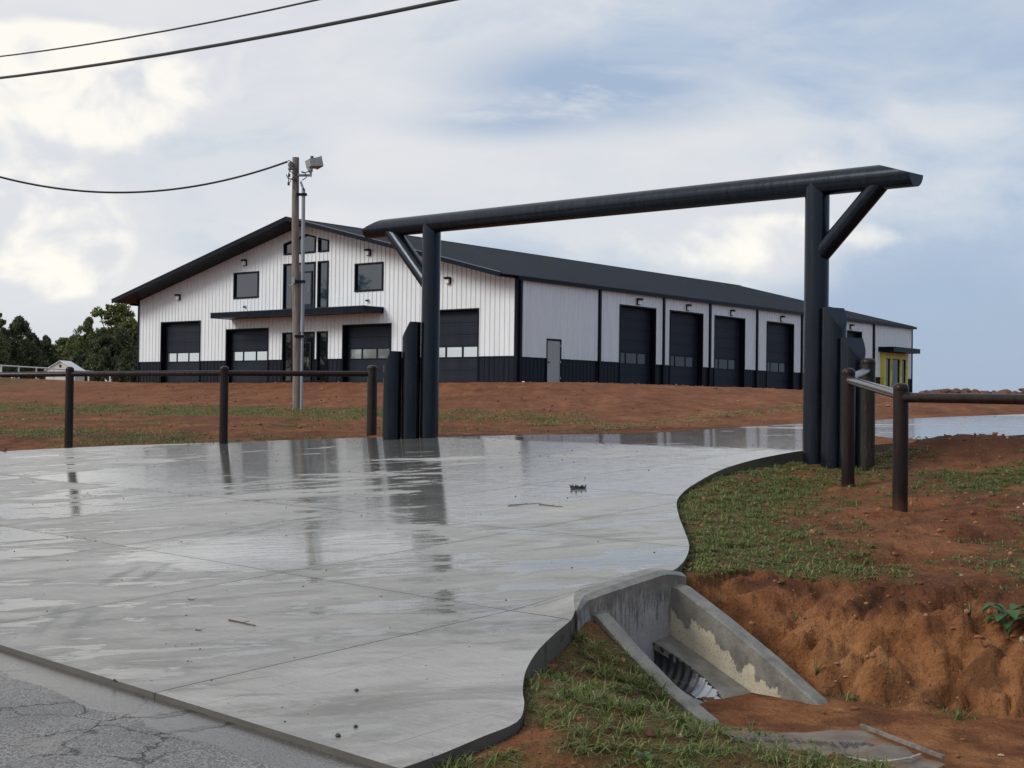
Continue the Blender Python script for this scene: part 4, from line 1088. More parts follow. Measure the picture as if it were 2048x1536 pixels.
# ------------------------------------------------------------------ grass (stuff)
def blades(name, xs, ys, zs, hts, m, label, per=7, spread=.05, wid=.004, flat=.5):
    n = len(xs); tot = n*per
    x = np.repeat(xs, per)+np.random.normal(0, 1, tot)*spread*np.repeat(hts, per)/.1; y = np.repeat(ys, per)+np.random.normal(0, 1, tot)*spread*np.repeat(hts, per)/.1
    z = np.repeat(zs, per)-.01; h = np.repeat(hts, per)*np.random.uniform(.5, 1.25, tot)
    an = np.random.uniform(0, 2*np.pi, tot); lean = np.random.uniform(.15, 1.3, tot)*(.6+flat)
    dx_, dy_ = np.cos(an), np.sin(an); wx, wy = -dy_*wid, dx_*wid; wx = wx*np.random.uniform(.7, 1.6, tot); wy = wy
    m1 = .55; l1 = .35
    p0 = np.stack([x-wx, y-wy, z], 1); p1 = np.stack([x+wx, y+wy, z], 1)
    mx, my, mz = x+dx_*h*lean*l1, y+dy_*h*lean*l1, z+h*m1
    p2 = np.stack([mx+wx*.9, my+wy*.9, mz], 1); p3 = np.stack([mx-wx*.9, my-wy*.9, mz], 1)
    tx, ty, tz = x+dx_*h*lean, y+dy_*h*lean, z+h*np.clip(1.15-lean*.45, .35, 1)
    p4 = np.stack([tx+wx*.15, ty+wy*.15, tz], 1); p5 = np.stack([tx-wx*.15, ty-wy*.15, tz], 1)
    V_ = np.stack([p0, p1, p2, p3, p4, p5], 1).reshape(-1, 3); b = np.arange(tot)*6
    F_ = np.concatenate([np.stack([b, b+1, b+2, b+3], 1), np.stack([b+3, b+2, b+4, b+5], 1)])
    me = npmesh(name, V_, F_, False); tag(obj(name, me, m), label, 'grass', kind='stuff')
def scatter(x0, x1, y0, y1, n, pw=1.0, keepf=None):
    x = np.random.uniform(x0, x1, n); y = np.random.uniform(y0, y1, n); z, I = ground(x, y, True, True)
    mk = grassmask(x, y, I)**pw
    k = (np.random.rand(n) < mk) & (~I['ins']) & (I['v'] > 3.85) & ~((I['u'] > 5.2) & (I['v'] > 6.63) & (I['v'] < 7.8) & (I['u'] < 6.7)) & (np.abs(x)/y < .45)
    if keepf is not None: k &= keepf(x, y, I)
    return x[k], y[k], z[k], I
x, y, z, _ = scatter(-.6, 3.2, 5.2, 9.6, 2500, 1.1); blades('grass', x, y, z, np.random.uniform(.03, .095, len(x)), M_grass, 'green grass tufts on the mound between driveway corner and culvert', 15, .022, .0030, 1.3)
x, y, z, _ = scatter(1.2, 10, 9.6, 24, 17000, 1.1); blades('grass', x, y, z, np.random.uniform(.03, .07, len(x)), M_grass, 'short patchy grass on the red bank right of the driveway', 13, .035, .0042, 1.2)
x, y, z, _ = scatter(-26, 2, 24, 62, 60000, .8); blades('grass', x, y, z, np.random.uniform(.03, .07, len(x)), M_grass, 'strips of thin grass on the red lot behind the left fence', 6, .15, .008, 1.)
x, y, z, _ = scatter(-.6, 3.2, 5.2, 9.6, 9000, .7); blades('grass', x, y, z, np.random.uniform(.012, .035, len(x)), M_grass, 'fine low grass between the tufts on the mound', 4, .05, .0018, 1.6)
x, y, z, _ = scatter(1.2, 10, 9.6, 24, 42000, .7); blades('grass', x, y, z, np.random.uniform(.012, .032, len(x)), M_grass, 'fine low grass between the tufts right of the driveway', 3, .08, .0030, 1.6)
# crumbs of clay lying on the soil
def crumbs():
    n = 15000; x = np.random.uniform(-.5, 9.5, n); y = 5.5+np.random.rand(n)**1.2*18; z, I = ground(x, y, True, True)
    dens = np.where(I['steep'], 1., .35); dens = np.where(I['floor'], .10, dens)+I['md']
    k = (~I['ins']) & (I['v'] > 3.9) & (np.abs(x)/y < .42) & ~((I['u'] > 5.2) & (I['v'] > 6.6) & (I['v'] < 7.8)) & (np.random.rand(n) < dens)
    x, y, z = x[k], y[k], z[k]; n = len(x); s_ = (.004+.016*np.random.rand(n)**4)*(1+y/25)
    t = (1+5**.5)/2; iv = np.array([(-1, t, 0), (1, t, 0), (-1, -t, 0), (1, -t, 0), (0, -1, t), (0, 1, t), (0, -1, -t), (0, 1, -t), (t, 0, -1), (t, 0, 1), (-t, 0, -1), (-t, 0, 1)])/1.9
    fc = np.array([(0, 11, 5), (0, 5, 1), (0, 1, 7), (0, 7, 10), (0, 10, 11), (1, 5, 9), (5, 11, 4), (11, 10, 2), (10, 7, 6), (7, 1, 8), (3, 9, 4), (3, 4, 2), (3, 2, 6), (3, 6, 8), (3, 8, 9), (4, 9, 5), (2, 4, 11), (6, 2, 10), (8, 6, 7), (9, 8, 1)])
    V_ = iv[None]*s_[:, None, None]*np.random.uniform(.6, 1.4, (n, 1, 3))*np.random.uniform(.75, 1.25, (n, 12, 1)); V_[:, :, 2] *= .75
    V_ += np.stack([x, y, z+s_*.25], 1)[:, None]; F_ = (np.arange(n)[:, None, None]*12+fc[None]).reshape(-1, 3)
    me = npmesh('soil_crumbs', V_.reshape(-1, 3), F_, False)
    m, g, p = mat('clay_crumb', (.15, .06, .03), .9); r_ = g.n('ShaderNodeNewGeometry').outputs['Random Per Island']
    g.lk(g.ramp(r_, [(0, (.09, .034, .018)), (.6, (.19, .075, .036)), (.95, (.28, .13, .065)), (1, (.38, .30, .22))]), p.inputs['Base Color'])
    tag(obj('soil_crumbs', me, m), 'loose crumbs and clods of red clay on the bank', 'soil', kind='stuff')
crumbs()
def lot_clods():
    n = 1900; x = np.random.uniform(-24, 24, n); y = np.random.uniform(26, 74, n); z, I = ground(x, y, True, True)
    k = (~I['ins']) & (np.abs(x)/y < .4) & (I['w'] < 51); x, y, z = x[k], y[k], z[k]; n = len(x); s_ = .014+.05*np.random.rand(n)**3
    iv = np.array([(1, 0, 0), (-1, 0, 0), (0, 1, 0), (0, -1, 0), (0, 0, .8), (0, 0, -.8)]); fc = np.array([(0, 2, 4), (2, 1, 4), (1, 3, 4), (3, 0, 4), (2, 0, 5), (1, 2, 5), (3, 1, 5), (0, 3, 5)])
    V_ = iv[None]*s_[:, None, None]*np.random.uniform(.6, 1.5, (n, 6, 1)); V_ += np.stack([x, y, z+s_*.2], 1)[:, None]; F_ = (np.arange(n)[:, None, None]*6+fc[None]).reshape(-1, 3)
    tag(obj('dirt_clods', npmesh('dirt_clods', V_.reshape(-1, 3), F_), bpy.data.materials['clay_crumb']), 'small clods strewn over the red lot in front of the building', 'soil', kind='stuff')
lot_clods()
# straw: scattered dry blades nearly everywhere on the soil
n = 9000; x = np.random.uniform(.2, 9, n); y = 6+np.random.rand(n)**1.3*16; z, I = ground(x, y, True, True)
k = (~I['ins']) & (I['v'] > 3.9) & (np.abs(x)/y < .42) & ~((I['u'] > 5.2) & (I['v'] > 6.63) & (I['v'] < 7.8)) & (~I['floor']) & (np.random.rand(n) < .30)
blades('straw', x[k], y[k], z[k], np.random.uniform(.01, .035, k.sum()), M_grassdry, 'scattered pale straw and dead grass on the red soil', 2, .2, .0018, 3.)
# pale yellowish grass patches far right of centre
X1, Y1 = [], []
for px, yy, w_ in ((1430, 33.5, 1.0), (1530, 35, 1.3), (1370, 31, .8), (1590, 38, .8), (1130, 31, .7), (1235, 29, .5)):
    k = 260; X1.append((px-1024)/2817*yy+np.random.normal(0, w_*.5, k)); Y1.append(yy+np.random.normal(0, .35, k))
X1, Y1 = np.concatenate(X1), np.concatenate(Y1); Z1, I = ground(X1, Y1, True, True); k = ~I['ins']
blades('grass', X1[k], Y1[k], Z1[k], np.random.uniform(.02, .05, k.sum()), M_grassdry, 'pale yellowish grass patches on bare red dirt beyond the drive', 5, .15, .008, 1.)

# ------------------------------------------------------------------ broadleaf weeds
def weed(x, y, s, label, n=9, group=None, z=None):
    z = gz(x, y) if z is None else z
    root = empty('broadleaf_weed', (x, y, z), random.uniform(0, 6), label, 'plant', group)
    mb = MB()
    for i in range(3):
        a = random.uniform(0, 6.28); mb.tube((0, 0, -.02), (math.cos(a)*s*.25, math.sin(a)*s*.25, s*.55), .006*s/.2, .003*s/.2, 6)
    mb.build('stem', M_weed, root, local=True)
    for i in range(n):
        a = 2.4*i+random.uniform(-.3, .3); L = s*random.uniform(.5, .85); tl = random.uniform(.0, .5); W = L*.66
        b = Vector((math.cos(a)*s*.12, math.sin(a)*s*.12, s*(.18+.45*i/n))); d = Vector((math.cos(a), math.sin(a), 0)); sd = Vector((-d.y, d.x, 0))
        V_ = []; prof = [(0, .05, 0), (.2, .8, .10), (.45, 1.0, .14), (.7, .72, .08), (.9, .3, -.04), (1, .02, -.12)]
        for t, w, h in prof:
            c = b+d*L*t+Vector((0, 0, (h+tl*t*(1-t*.9))*L)); V_ += [c-sd*W*w*.5+Vector((0, 0, .10*W*w)), c-Vector((0, 0, .02*L)), c+sd*W*w*.5+Vector((0, 0, .10*W*w))]
        F_ = []
        for k in range(len(prof)-1):
            for q in (0, 1): F_.append((k*3+q, k*3+q+1, k*3+q+4, k*3+q+3))
        m2 = MB(); m2.add(V_, F_); m2.build('leaf', M_weed, root, local=True, smooth=True, angle=80)
def onground(px, py):
    d = pixdir(px, py)
    ts = np.concatenate([np.linspace(4, 20, 1600), np.linspace(20, 120, 1500)]); x, y, z = d.x*ts, d.y*ts, d.z*ts
    h, I = ground(x, y, True, True); h = np.where(I['ins'], slabz(x, y), h)
    i = int(np.argmax(z < h)); return float(x[i]), float(y[i]), float(h[i])
for px, py, s, n, lb in ((2015, 1268, .25, 12, 'large dark green broadleaf weed at the lip of the eroded bank'),
                         (1180, 1345, .05, 5, 'small round leaved weed near the driveway curve on the grassy mound'),
                         (1258, 1385, .06, 6, 'pale green seedling in the middle of the grassy mound'),
                         (1278, 1405, .04, 4, 'smaller seedling just below the pale green one on the mound'),
                         (1290, 1532, .08, 8, 'bright green leafy weed at the foot of the picture on the mound'),
                         (1415, 1078, .05, 5, 'round leaved weed in the grass beside the driveway edge'),
                         (1213, 1238, .06, 6, 'leafy weed growing at the top end of the left wing wall')):
    x, y, z = onground(px, py); weed(x, y, s, lb, n)
# long-bladed clumps near culvert
def clump(px, py, h, label, n=14, m=M_grass):
    x, y, z = onground(px, py)
    V_ = MB()
    for i in range(n):
        a = random.uniform(0, 6.28); L = h*random.uniform(.6, 1.3); le = random.uniform(.2, .9); w = .004
        pts = [Vector((x+math.cos(a)*L*le*t*t, y+math.sin(a)*L*le*t*t, z-.01+L*(t-.35*le*t*t))) for t in (0, .3, .6, .85, 1)]
        s_ = Vector((-math.sin(a), math.cos(a), 0))*w; q = []
        for k, p in enumerate(pts): q += [p-s_*(1-k*.22), p+s_*(1-k*.22)]
        V_.add(q, [(2*k, 2*k+1, 2*k+3, 2*k+2) for k in range(4)])
    o = V_.build('grass_clump', m); tag(o, label, 'plant')
clump(1632, 1352, .13, 'tuft of long green blades beside the lower end of the right wing wall')
clump(1590, 1240, .07, 'small green tuft in the dark crack of the eroded bank', 9)
clump(1940, 1235, .12, 'wispy yellow green tuft left of the large broadleaf weed', 22)
clump(1560, 1385, .05, 'low green tuft on the sand between the wing walls', 14)
clump(1425, 1505, .10, 'grass tuft overhanging the brown fabric sheet', 12)
clump(1440, 1205, .08, 'grass tuft at the upper corner of the eroded bank', 16)
clump(1655, 985, .07, 'small spiky tuft on bare soil in front of the fence', 12)

# ------------------------------------------------------------------ fabric sheet with printed words
def build_fabric():
    c0 = Vector((1.24, 8.22, 0)); c1 = Vector((2.08, 8.26, 0)); c2 = Vector((2.33, 7.52, 0)); c3 = Vector((1.62, 7.1, 0))
    N, M = 60, 46
    def xy(s, t):
        a = c0.lerp(c1, s); b = c3.lerp(c2, s); p = a.lerp(b, t); return p.x, p.y+.02*math.sin(s*9)*(1-t)
    def zz(x, y, s, t):
        f = float(fbm(np.array([x*3.2+y*1.5]), np.array([y*4.5]), 80, 3)[0])-.5
        rdg = math.exp(-((t-.66-.14*math.sin(s*5))/.05)**2)*.014
        return -1.872+.030*f+rdg+.01*math.sin(s*14+t*5)*t
    P_ = [(i/N, j/M)+xy(i/N, j/M) for i in range(N+1) for j in range(M+1)]
    G_ = ground(np.array([p[2] for p in P_]), np.array([p[3] for p in P_]))
    V_ = [(x, y, max(zz(x, y, s, t), float(q)+.006)) for (s, t, x, y), q in zip(P_, G_)]
    F_ = [(i*(M+1)+j, (i+1)*(M+1)+j, (i+1)*(M+1)+j+1, i*(M+1)+j+1) for i in range(N) for j in range(M)]
    m, g, p = mat('brown_woven_fabric'); pos = worldpos(g)
    n = g.noise(pos, 6, 6, .6); wv_ = g.n('ShaderNodeTexWave'); wv_.inputs['Scale'].default_value = 160; g.lk(pos, wv_.inputs[0])
    c = g.mix(g.ramp(n, [(.35, 0), (.65, 1)]), (.125, .098, .075), (.205, .165, .13))
    mud = g.smooth(g.noise(pos, 5.2, 5, .6, .6), .585, .63); c = g.mix(mud, c, (.20, .09, .038)); g.lk(c, p.inputs['Base Color'])
    p.inputs['Roughness'].default_value = .45; bump(g, p, g.math('ADD', n, g.math('MULTIPLY', wv_.outputs['Fac'], .1)), .012, .6)
    root = MB().add(V_, F_).build('fabric_sheet', m, None, smooth=True, angle=80); tag(root, 'muddy brown fabric sheet with dark printed words lying in the ditch', 'fabric sheet')
    # white frayed edge
    mw, _, _ = mat('frayed_white_edge', (.42, .38, .32), .8); mb = MB()
    pts = []
    for i in range(46):
        s = .12+.86*i/45; x, y = xy(s, .80+.06*math.sin(s*11)); pts.append((x, y, zz(x, y, s, .8)+.018))
    for a, b in zip(pts, pts[1:]): mb.tube(a, b, .007, .007, 6)
    mb.build('frayed_edge', mw, root)
    me_, _, _ = mat('blue_black_ink', (.02, .022, .05), .6)
    for word, sx, ty, size, slant in (('Solid Rail', .985-.14, .33, .125, .10), ('Tower Wall L', .42, .19, .115, .16)):
        cu = bpy.data.curves.new('t', 'FONT'); cu.body = word; cu.size = size; cu.offset = .0012
        ob = bpy.data.objects.new('t', cu); col.objects.link(ob); bpy.context.view_layer.update()
        dg = bpy.context.evaluated_depsgraph_get(); me = bpy.data.meshes.new_from_object(ob.evaluated_get(dg)); bpy.data.objects.remove(ob)
        bm = bmesh.new(); bm.from_mesh(me); bmesh.ops.triangulate(bm, faces=bm.faces[:])
        bmesh.ops.subdivide_edges(bm, edges=[e for e in bm.edges if e.calc_length() > .02], cuts=2)
        x0, y0 = xy(sx, ty); e1 = Vector((-1, -.10+slant*0, 0)).normalized(); e2 = Vector((.15, -.99, 0))
        for v_ in bm.verts:
            q = Vector((x0, y0, 0))+e1*v_.co.x*.72+e2*v_.co.y*1.25
            # nearest s,t for height
            best = None
            s_ = (q.x-c0.x)/(c1.x-c0.x); t_ = (c0.y-q.y)/(c0.y-c3.y+.05)
            for _k in range(6):
                xx, yy = xy(s_, t_); s_ += (q.x-xx)/.82; t_ += (yy-q.y)/1.0
            v_.co = (q.x, q.y, zz(q.x, q.y, s_, t_))
        co = np.array([v_.co[:] for v_ in bm.verts]); gg = ground(co[:, 0], co[:, 1])
        for v_, q in zip(bm.verts, gg): v_.co.z = max(v_.co.z, float(q)+.006)+.007
        m3 = bpy.data.meshes.new('printed_word'); bm.to_mesh(m3); bm.free(); m3.materials.clear(); obj('printed_word', m3, me_, root)
    # folded batten along the right side
    a = Vector((2.075, 8.30, -1.853)); b = Vector((2.34, 7.58, -1.858)); mb = MB(); d = (b-a).normalized(); s = Vector((-d.y, d.x, 0))*.012
    mb.hexa([a-s, a+s, b+s, b-s, a-s+Vector((0, 0, .018)), a+s+Vector((0, 0, .018)), b+s+Vector((0, 0, .018)), b-s+Vector((0, 0, .018))])
    o = mb.build('wood_stake', M_wood); tag(o, 'long thin grey wooden stake lying along the right edge of the fabric sheet', 'stake')
build_fabric()

# ------------------------------------------------------------------ debris on the slab
def onslab(px, py):
    d = pixdir(px, py); ts = np.linspace(4, 50, 6000); x, y, z = d.x*ts, d.y*ts, d.z*ts; i = int(np.argmax(z < slabz(x, y))); return float(x[i]), float(y[i]), float(slabz(np.array([x[i]]), np.array([y[i]]))[0])
def crown_debris():
    x, y, z = onslab(1156, 977); mb = MB(); n = 28; r0, r1 = .088, .066
    for k in range(n):
        a0, a1 = 2*math.pi*k/n, 2*math.pi*(k+1)/n
        mb.hexa([(x+r*math.cos(a), y+r*math.sin(a), z+h) for h in (.001, .022) for r, a in ((r1, a0), (r0, a0), (r0, a1), (r1, a1))])
    root = mb.build('plastic_ring', M_plastic); tag(root, 'small black plastic ring with upright claws lying on the wet driveway', 'debris')
    for k in range(9):
        a = 2*math.pi*k/9+.2; h = random.uniform(.034, .05); c, s = math.cos(a), math.sin(a); t = Vector((-s, c, 0))*.011; m2 = MB()
        b0 = Vector((x+c*.07, y+s*.07, z+.02)); b1 = Vector((x+c*.09, y+s*.09, z+.02)); tp = Vector((x+c*.10, y+s*.10, z+h))
        m2.hexa([b0-t, b1-t, b1+t, b0+t, tp-t*.35-Vector((c, s, 0))*.008, tp-t*.35, tp+t*.35, tp+t*.35-Vector((c, s, 0))*.008]); m2.build('claw', M_plastic, root)
crown_debris()
def stick(pa, pb, r_, label, kinks=4):
    a, b = Vector(onslab(*pa)), Vector(onslab(*pb)); pts = [a.lerp(b, i/kinks)+Vector((random.uniform(-1, 1)*r_, random.uniform(-1, 1)*r_*2, r_*random.uniform(.8, 1.6))) for i in range(kinks+1)]
    mb = MB()
    for i, (p, q) in enumerate(zip(pts, pts[1:])): mb.tube(p, q, r_*(1-.12*i), r_*(1-.12*(i+1)), 7)
    d = (b-a).normalized(); c = pts[2]; mb.tube(c, c+d*.03+Vector((-d.y*.03, d.x*.03, .01)), r_*.5, r_*.3, 5)
    o = mb.build('twig', M_twig); tag(o, label, 'twig')
stick((457, 1243), (513, 1254), .0065, 'short thick broken stick on the near driveway panels')
stick((1017, 1012), (1082, 1007), .005, 'left of two thin straight twigs on the middle of the driveway')
stick((1078, 1010), (1124, 1015), .006, 'right of two thin straight twigs on the middle of the driveway')
stick((390, 1261), (403, 1263), .004, 'tiny twig scrap left of the thick broken stick')
stick((376, 1200), (388, 1201), .004, 'twig scrap above the thick broken stick')
def rock_mesh(name, r_, sub=2, seed=0):
    rnd = random.Random(seed); bm = bmesh.new(); bmesh.ops.create_icosphere(bm, subdivisions=sub, radius=r_)
    off = Vector((rnd.uniform(0, 50), rnd.uniform(0, 50), rnd.uniform(0, 50)))
    from mathutils import noise
    for v_ in bm.verts:
        n_ = noise.noise(v_.co/r_*1.1+off)+.5*noise.noise(v_.co/r_*2.4+off); v_.co *= 1+.42*n_; v_.co.z *= .75
    me = bpy.data.meshes.new(name); bm.to_mesh(me); bm.free(); return me
for i, (px, py, s, lb) in enumerate(((676, 1474, .013, 'dark stone nearest the road edge of the driveway'), (713, 1383, .012, 'dark pointed stone on the driveway left of the curved edge'), (711, 1455, .010, 'dark stone just above the one by the road edge'),
                                     (229, 1362, .009, 'small dark stone by the left road edge of the driveway'))):
    x, y, z = onslab(px, py); me = rock_mesh('stone', s, 2, i); o = obj('stone', me, M_stone); o.location = (x, y, z+s*.5); tag(o, lb, 'stone')
def pebbles():
    n = 420; mb = MB(); c = 0; tt = np.random.RandomState(4); Uc, Vc = tt.uniform(4.5, 24, 2500), 3.7+tt.rand(2500)**1.2*14; Xc, Yc = Uc*UX+Vc*VX, Uc*UY+Vc*VY
    ok = inpoly(Xc, Yc) & (polydist(Xc, Yc) > .1) & (np.abs(Xc)/np.maximum(Yc, .1) < .42); Xc, Yc = Xc[ok], Yc[ok]
    rnd = random.Random(3)
    while c < n:
        if c >= len(Xc): break
        x, y = float(Xc[c]), float(Yc[c]); v = toV(x, y)
        s = rnd.choice((.002, .003, .003, .004, .006))*(1+v/18); z = sz(x, y)
        mb.add([(x-s, y, z), (x, y-s, z), (x+s*1.1, y, z), (x, y+s, z), (x+s*.2, y, z+s*1.1)], [(0, 1, 4), (1, 2, 4), (2, 3, 4), (3, 0, 4)]); c += 1
    # gravel spill by the mound
    for k in range(130):
        x, y = rnd.gauss(6.25, .55), rnd.gauss(21.9, .45)
        if not inpoly(np.array([x]), np.array([y]))[0]: continue
        s = rnd.uniform(.008, .022); z = sz(x, y); mb.add([(x-s, y, z), (x, y-s, z), (x+s*1.1, y, z), (x, y+s, z), (x+s*.2, y, z+s*.9)], [(0, 1, 4), (1, 2, 4), (2, 3, 4), (3, 0, 4)])
    o = mb.build('gravel_specks', M_stone); tag(o, 'dark gravel specks scattered over the wet driveway', 'gravel', kind='stuff')
pebbles()
# red dirt spill on the drive behind the fence
def spill():
    N = 34; V_ = []; F_ = []
    for i in range(N+1):
        for j in range(N+1):
            s, t = i/N*2-1, j/N*2-1; x, y = 5.35+s*.95, 21.3+t*.42-.1*s
            h = max(0, (1-(s*s+t*t)))*.09*(.4+1.2*float(fbm(np.array([x*5.]), np.array([y*5.]), 90, 4)[0]))-.006
            V_.append((x, y, sz(x, y)+h))
    F_ = [(i*(N+1)+j, (i+1)*(N+1)+j, (i+1)*(N+1)+j+1, i*(N+1)+j+1) for i in range(N) for j in range(N)]
    o = MB().add(V_, F_).build('dirt_spill', M_soil, None, smooth=True); tag(o, 'thin spill of red dirt on the driveway behind the right fence', 'dirt', kind='stuff')
spill()
# pale wood scrap left of building front in dirt
# ------------------------------------------------------------------ spoil heap of clods on the right horizon
def clods():
    root = empty('spoil_heap', (28, 82, .9), 0, 'long low heap of dug up dark red clods on the right horizon', 'dirt heap')
    m, g, p = mat('dark_red_clod', (.10, .042, .03), .9); n = g.noise(worldpos(g), 3, 5, .6); g.lk(g.mix(n, (.045, .02, .016), (.19, .085, .055)), p.inputs['Base Color'])
    ms = [rock_mesh('clod', 1, 2, 20+i) for i in range(6)]
    for me in ms: me.materials.append(m)
    rnd = random.Random(5)
    for i in range(110):
        px = rnd.uniform(1838, 2110); Y_ = rnd.uniform(74, 84); x = (px-1024)/2817*Y_; z = gz(x, Y_)
        crest = .12+.30*ss(px, 1840, 2048)+.12*math.sin(px/23)+.08*math.sin(px/9)
        s = rnd.uniform(.16, .34)*(.7 if rnd.random() < .6 else 1.15)
        o = obj('clod', rnd.choice(ms), m, root, local=True); o.location = (x-28, Y_-82, z-.9+rnd.uniform(0, max(.05, float(crest)))); o.scale = (s*rnd.uniform(.9, 1.5), s, s*rnd.uniform(.7, 1.1)); o.rotation_euler = (rnd.uniform(-.5, .5), rnd.uniform(-.5, .5), rnd.uniform(0, 6))
clods()

# ------------------------------------------------------------------ trees
def leaves_mesh(name, centers, radii, counts, size, flat=1.0, updir=0.):
    out = []
    for c, r_, k in zip(centers, radii, counts):
        d = np.random.normal(0, 1, (k, 3)); d /= np.linalg.norm(d, axis=1)[:, None]; d *= (np.random.rand(k, 1)**.45)
        out.append(np.asarray(c)+d*np.asarray(r_))
    C_ = np.concatenate(out); n = len(C_); s = size*np.random.uniform(.5, 1.4, (n, 1))
    a = np.random.normal(0, 1, (n, 3)); a[:, 2] += updir; a /= np.linalg.norm(a, axis=1)[:, None]; b = np.random.normal(0, 1, (n, 3)); b -= (b*a).sum(1)[:, None]*a; b /= np.linalg.norm(b, axis=1)[:, None]
    V_ = np.stack([C_-a*s-b*s*.3*flat, C_-b*s*.55*flat, C_+a*s, C_+b*s*.55*flat], 1).reshape(-1, 3); F_ = (np.arange(n)[:, None]*4+np.arange(4))
    return npmesh(name, V_, F_, False)
def tree(name, px, top, Y_, wpx, label, kind, m, dens=1., zb=None, seed=0, x=None):
    random.seed(seed+100); np.random.seed(seed+100)
    x = (px-1024)/2817*Y_ if x is None else x
    zb = gz(x, Y_) if zb is None else zb; zt = (803.-top)/2817*Y_; H = zt-zb; Wd = wpx/2817*Y_/2
    root = empty(name, (x, Y_, zb), 0, label, 'tree', 'trees left of the building')
    mb = MB()
    if kind == 'oak':
        tr = .04*H; mb.tube((0, 0, -.3), (.1, 0, H*.35), tr, tr*.7, 10); cen, rad, cnt = [], [], []
        for i in range(int(44)):
            a = random.uniform(0, 6.28); hh = random.uniform(.22, .93); rr = Wd*random.uniform(.25, .9)*math.sin(math.pi*min(1, max(.08, 1.08-hh)))**.5
            e = Vector((math.cos(a)*rr, math.sin(a)*rr, H*hh)); st = Vector((.1, 0, H*random.uniform(.25, .6)*min(1, hh+.1))); md_ = st.lerp(e, .55)+Vector((0, 0, H*.03))
            mb.tube(st, md_, tr*.35, tr*.2, 6); mb.tube(md_, e, tr*.2, tr*.06, 5)
            for q in range(3):
                c_ = e+Vector([random.uniform(-1, 1)*Wd*.16, random.uniform(-1, 1)*Wd*.16, random.uniform(-1, 1)*H*.06]); r0 = Wd*random.uniform(.07, .19)
                cen.append(tuple(c_)); rad.append((r0*1.2, r0*1.2, r0*.8)); cnt.append(int(90*dens))
        cen.append((0, 0, H*.88)); rad.append((Wd*.3, Wd*.3, H*.09)); cnt.append(int(200*dens))
        me = leaves_mesh('crown', cen, rad, cnt, .17)
    else:
        tr = .03*H; mb.tube((0, 0, -.3), (0, 0, H*.9), tr, tr*.2, 8); cen, rad, cnt = [], [], []
        for i in range(90):
            f = random.random()**.8; hh = .04+.9*f; rr = Wd*(1-f)**.7*random.uniform(.3, 1.15); a = random.uniform(0, 6.28)
            e = Vector((math.cos(a)*rr, math.sin(a)*rr, H*hh+.06*H)); mb.tube((0, 0, H*hh), e, tr*.15, tr*.05, 4)
            r0 = Wd*random.uniform(.09, .24)*(1-.45*f); cen.append(tuple(e)); rad.append((r0, r0, r0*1.35)); cnt.append(int(100*dens))
        cen.append((0, 0, H*.95)); rad.append((Wd*.07, Wd*.07, H*.07)); cnt.append(90)
        me = leaves_mesh('crown', cen, rad, cnt, .16, .6, .9)
    mb.build('trunk', M_bark, root, local=True); obj('crown', me, m, root, local=True)
M_leaf2 = leafmat('lighter_oak_leaves', (.065, .085, .024), (.14, .16, .05), (.21, .22, .08))
tree('oak_tree', 228, 606, 150, 130, 'tall open crowned oak rising left of the building corner', 'oak', M_leaf2, 1., seed=1)
tree('oak_tree', 266, 634, 146, 85, 'yellow green oak crown touching the building corner', 'oak', M_leaf2, .8, seed=2)
tree('cedar_tree', 176, 640, 143, 120, 'bushy green cedar in front of the tall oak', 'cedar', M_leaf, 1.2, seed=3)
tree('cedar_tree', 240, 658, 138, 120, 'dark cedar at the foot of the tall oak', 'cedar', M_cedar, 1.4, seed=4)
tree('cedar_tree', 206, 662, 136, 100, 'dark cedar between the bushy cedar and the building corner', 'cedar', M_cedar, 1.3, seed=15)
tree('cedar_tree', 36, 642, 140, 125, 'tall ragged cedar with two pointed tops at the far left', 'cedar', M_cedar, 1.3, seed=5)
tree('cedar_tree', 64, 672, 146, 90, 'dark cedar right of the tall ragged one', 'cedar', M_cedar, 1.3, seed=6)
tree('cedar_tree', 90, 676, 150, 75, 'dark pointed cedar behind the white shed', 'cedar', M_cedar, 1.3, seed=7)
tree('cedar_tree', 6, 664, 138, 105, 'dark cedar at the left edge of the picture', 'cedar', M_cedar, 1.2, seed=8)
tree('oak_tree', 122, 676, 175, 100, 'low rounded tree behind the white shed roof', 'oak', M_leaf, 1.2, seed=9)
tree('oak_tree', 150, 668, 160, 90, 'low green tree beside the shed and the bushy cedar', 'oak', M_leaf, 1.2, seed=10)
tree('oak_tree', -45, 610, 112, 125, 'near oak whose leafy branch tips enter at the left edge', 'oak', M_leaf, 1.2, seed=11)
for k, (px, t, Y_, w_, lb) in enumerate(((20, 712, 150, 90, 'low dark bush under the tall ragged cedar'), (80, 714, 156, 90, 'low dark bush left of the white shed'), (160, 706, 139, 70, 'low dark bush right of the brown fence post, below the bushy cedar'),
        (205, 700, 134, 70, 'low dark bush in the middle of the gap between shed and building'), (250, 702, 131, 70, 'low dark bush against the building corner'))):
    tree('bush', px, t, Y_, w_, lb, 'cedar', M_cedar, 1.1, seed=30+k)
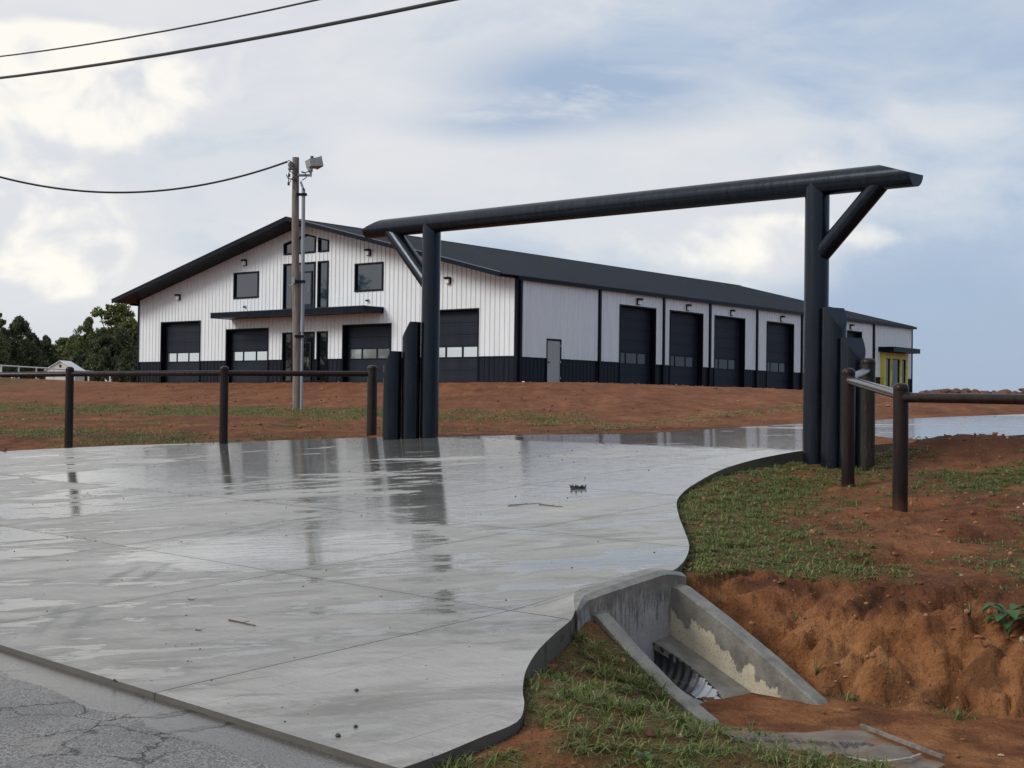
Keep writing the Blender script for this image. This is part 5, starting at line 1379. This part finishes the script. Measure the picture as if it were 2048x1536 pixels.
for k, (x, y, t, lb) in enumerate(((-60, 70, 330, 'nearest to the building'), (-74, 62, 300, 'farthest out'), (-66, 50, 150, 'nearest to the road'))):
    tree('oak_tree', 0, t, y, 420, 'large oak out of view to the left, mirrored in the glass, '+lb, 'oak', M_leaf, .8, seed=12+k, x=x)

# ------------------------------------------------------------------ white shed, white pipe fence far left
def shed():
    Y_ = 128; x = (120-1024)/2817*Y_; z = gz(x, Y_)-.1
    root = empty('white_shed', (x, Y_, z), R(-8), 'small white gabled shed under the trees behind the brown fence post', 'shed')
    eave, apex, hw = (803-741)/2817*Y_-z, (803-723)/2817*Y_-z, 1.4
    M_sh = paint('shed_white', (.62, .62, .56), .6, .1, 1)
    mb = MB(); mb.add([(-hw, 0, 0), (hw, 0, 0), (hw, 0, eave), (0, 0, apex), (-hw, 0, eave), (-hw, 2, 0), (hw, 2, 0), (hw, 2, eave), (0, 2, apex), (-hw, 2, eave)],
                      [(0, 1, 2, 3, 4), (9, 8, 7, 6, 5), (0, 4, 9, 5), (1, 6, 7, 2)]); mb.build('wall', M_sh, root, local=True)
    for s in (-1, 1):
        mb = MB(); mb.hexa([(0, -.12, apex+.01), (0, 2.1, apex+.01), (s*(hw+.12), 2.1, eave-.06), (s*(hw+.12), -.12, eave-.06), (0, -.12, apex+.07), (0, 2.1, apex+.07), (s*(hw+.12), 2.1, eave), (s*(hw+.12), -.12, eave)]); mb.build('roof', M_whitepipe, root, local=True)
    mb = MB(); mb.box(-.1, .1, -.03, -.005, eave+.25, eave+.5); mb.build('vent', M_dark, root, local=True)
shed()
def farfence():
    pts = []
    for px, Y_ in ((-60, 108), (2, 110), (37, 112), (72, 114), (107, 117), (142, 120), (177, 123), (220, 128), (249, 132), (278, 137)):
        x = (px-1024)/2817*Y_; pts.append((x, Y_, gz(x, Y_)))
    root = empty('white_pipe_fence', pts[3], 0, 'thin white pipe fence far behind the brown fence on the left', 'fence')
    for x, y, z in pts: MB().tube((x, y, z-.2), (x, y, z+1.02), .07, .07, 8).build('post', M_whitepipe, root)
    for a, b in zip(pts, pts[1:]): MB().tube((a[0], a[1], a[2]+1.02), (b[0], b[1], b[2]+1.02), .055, .055, 8).build('rail', M_whitepipe, root)
farfence()
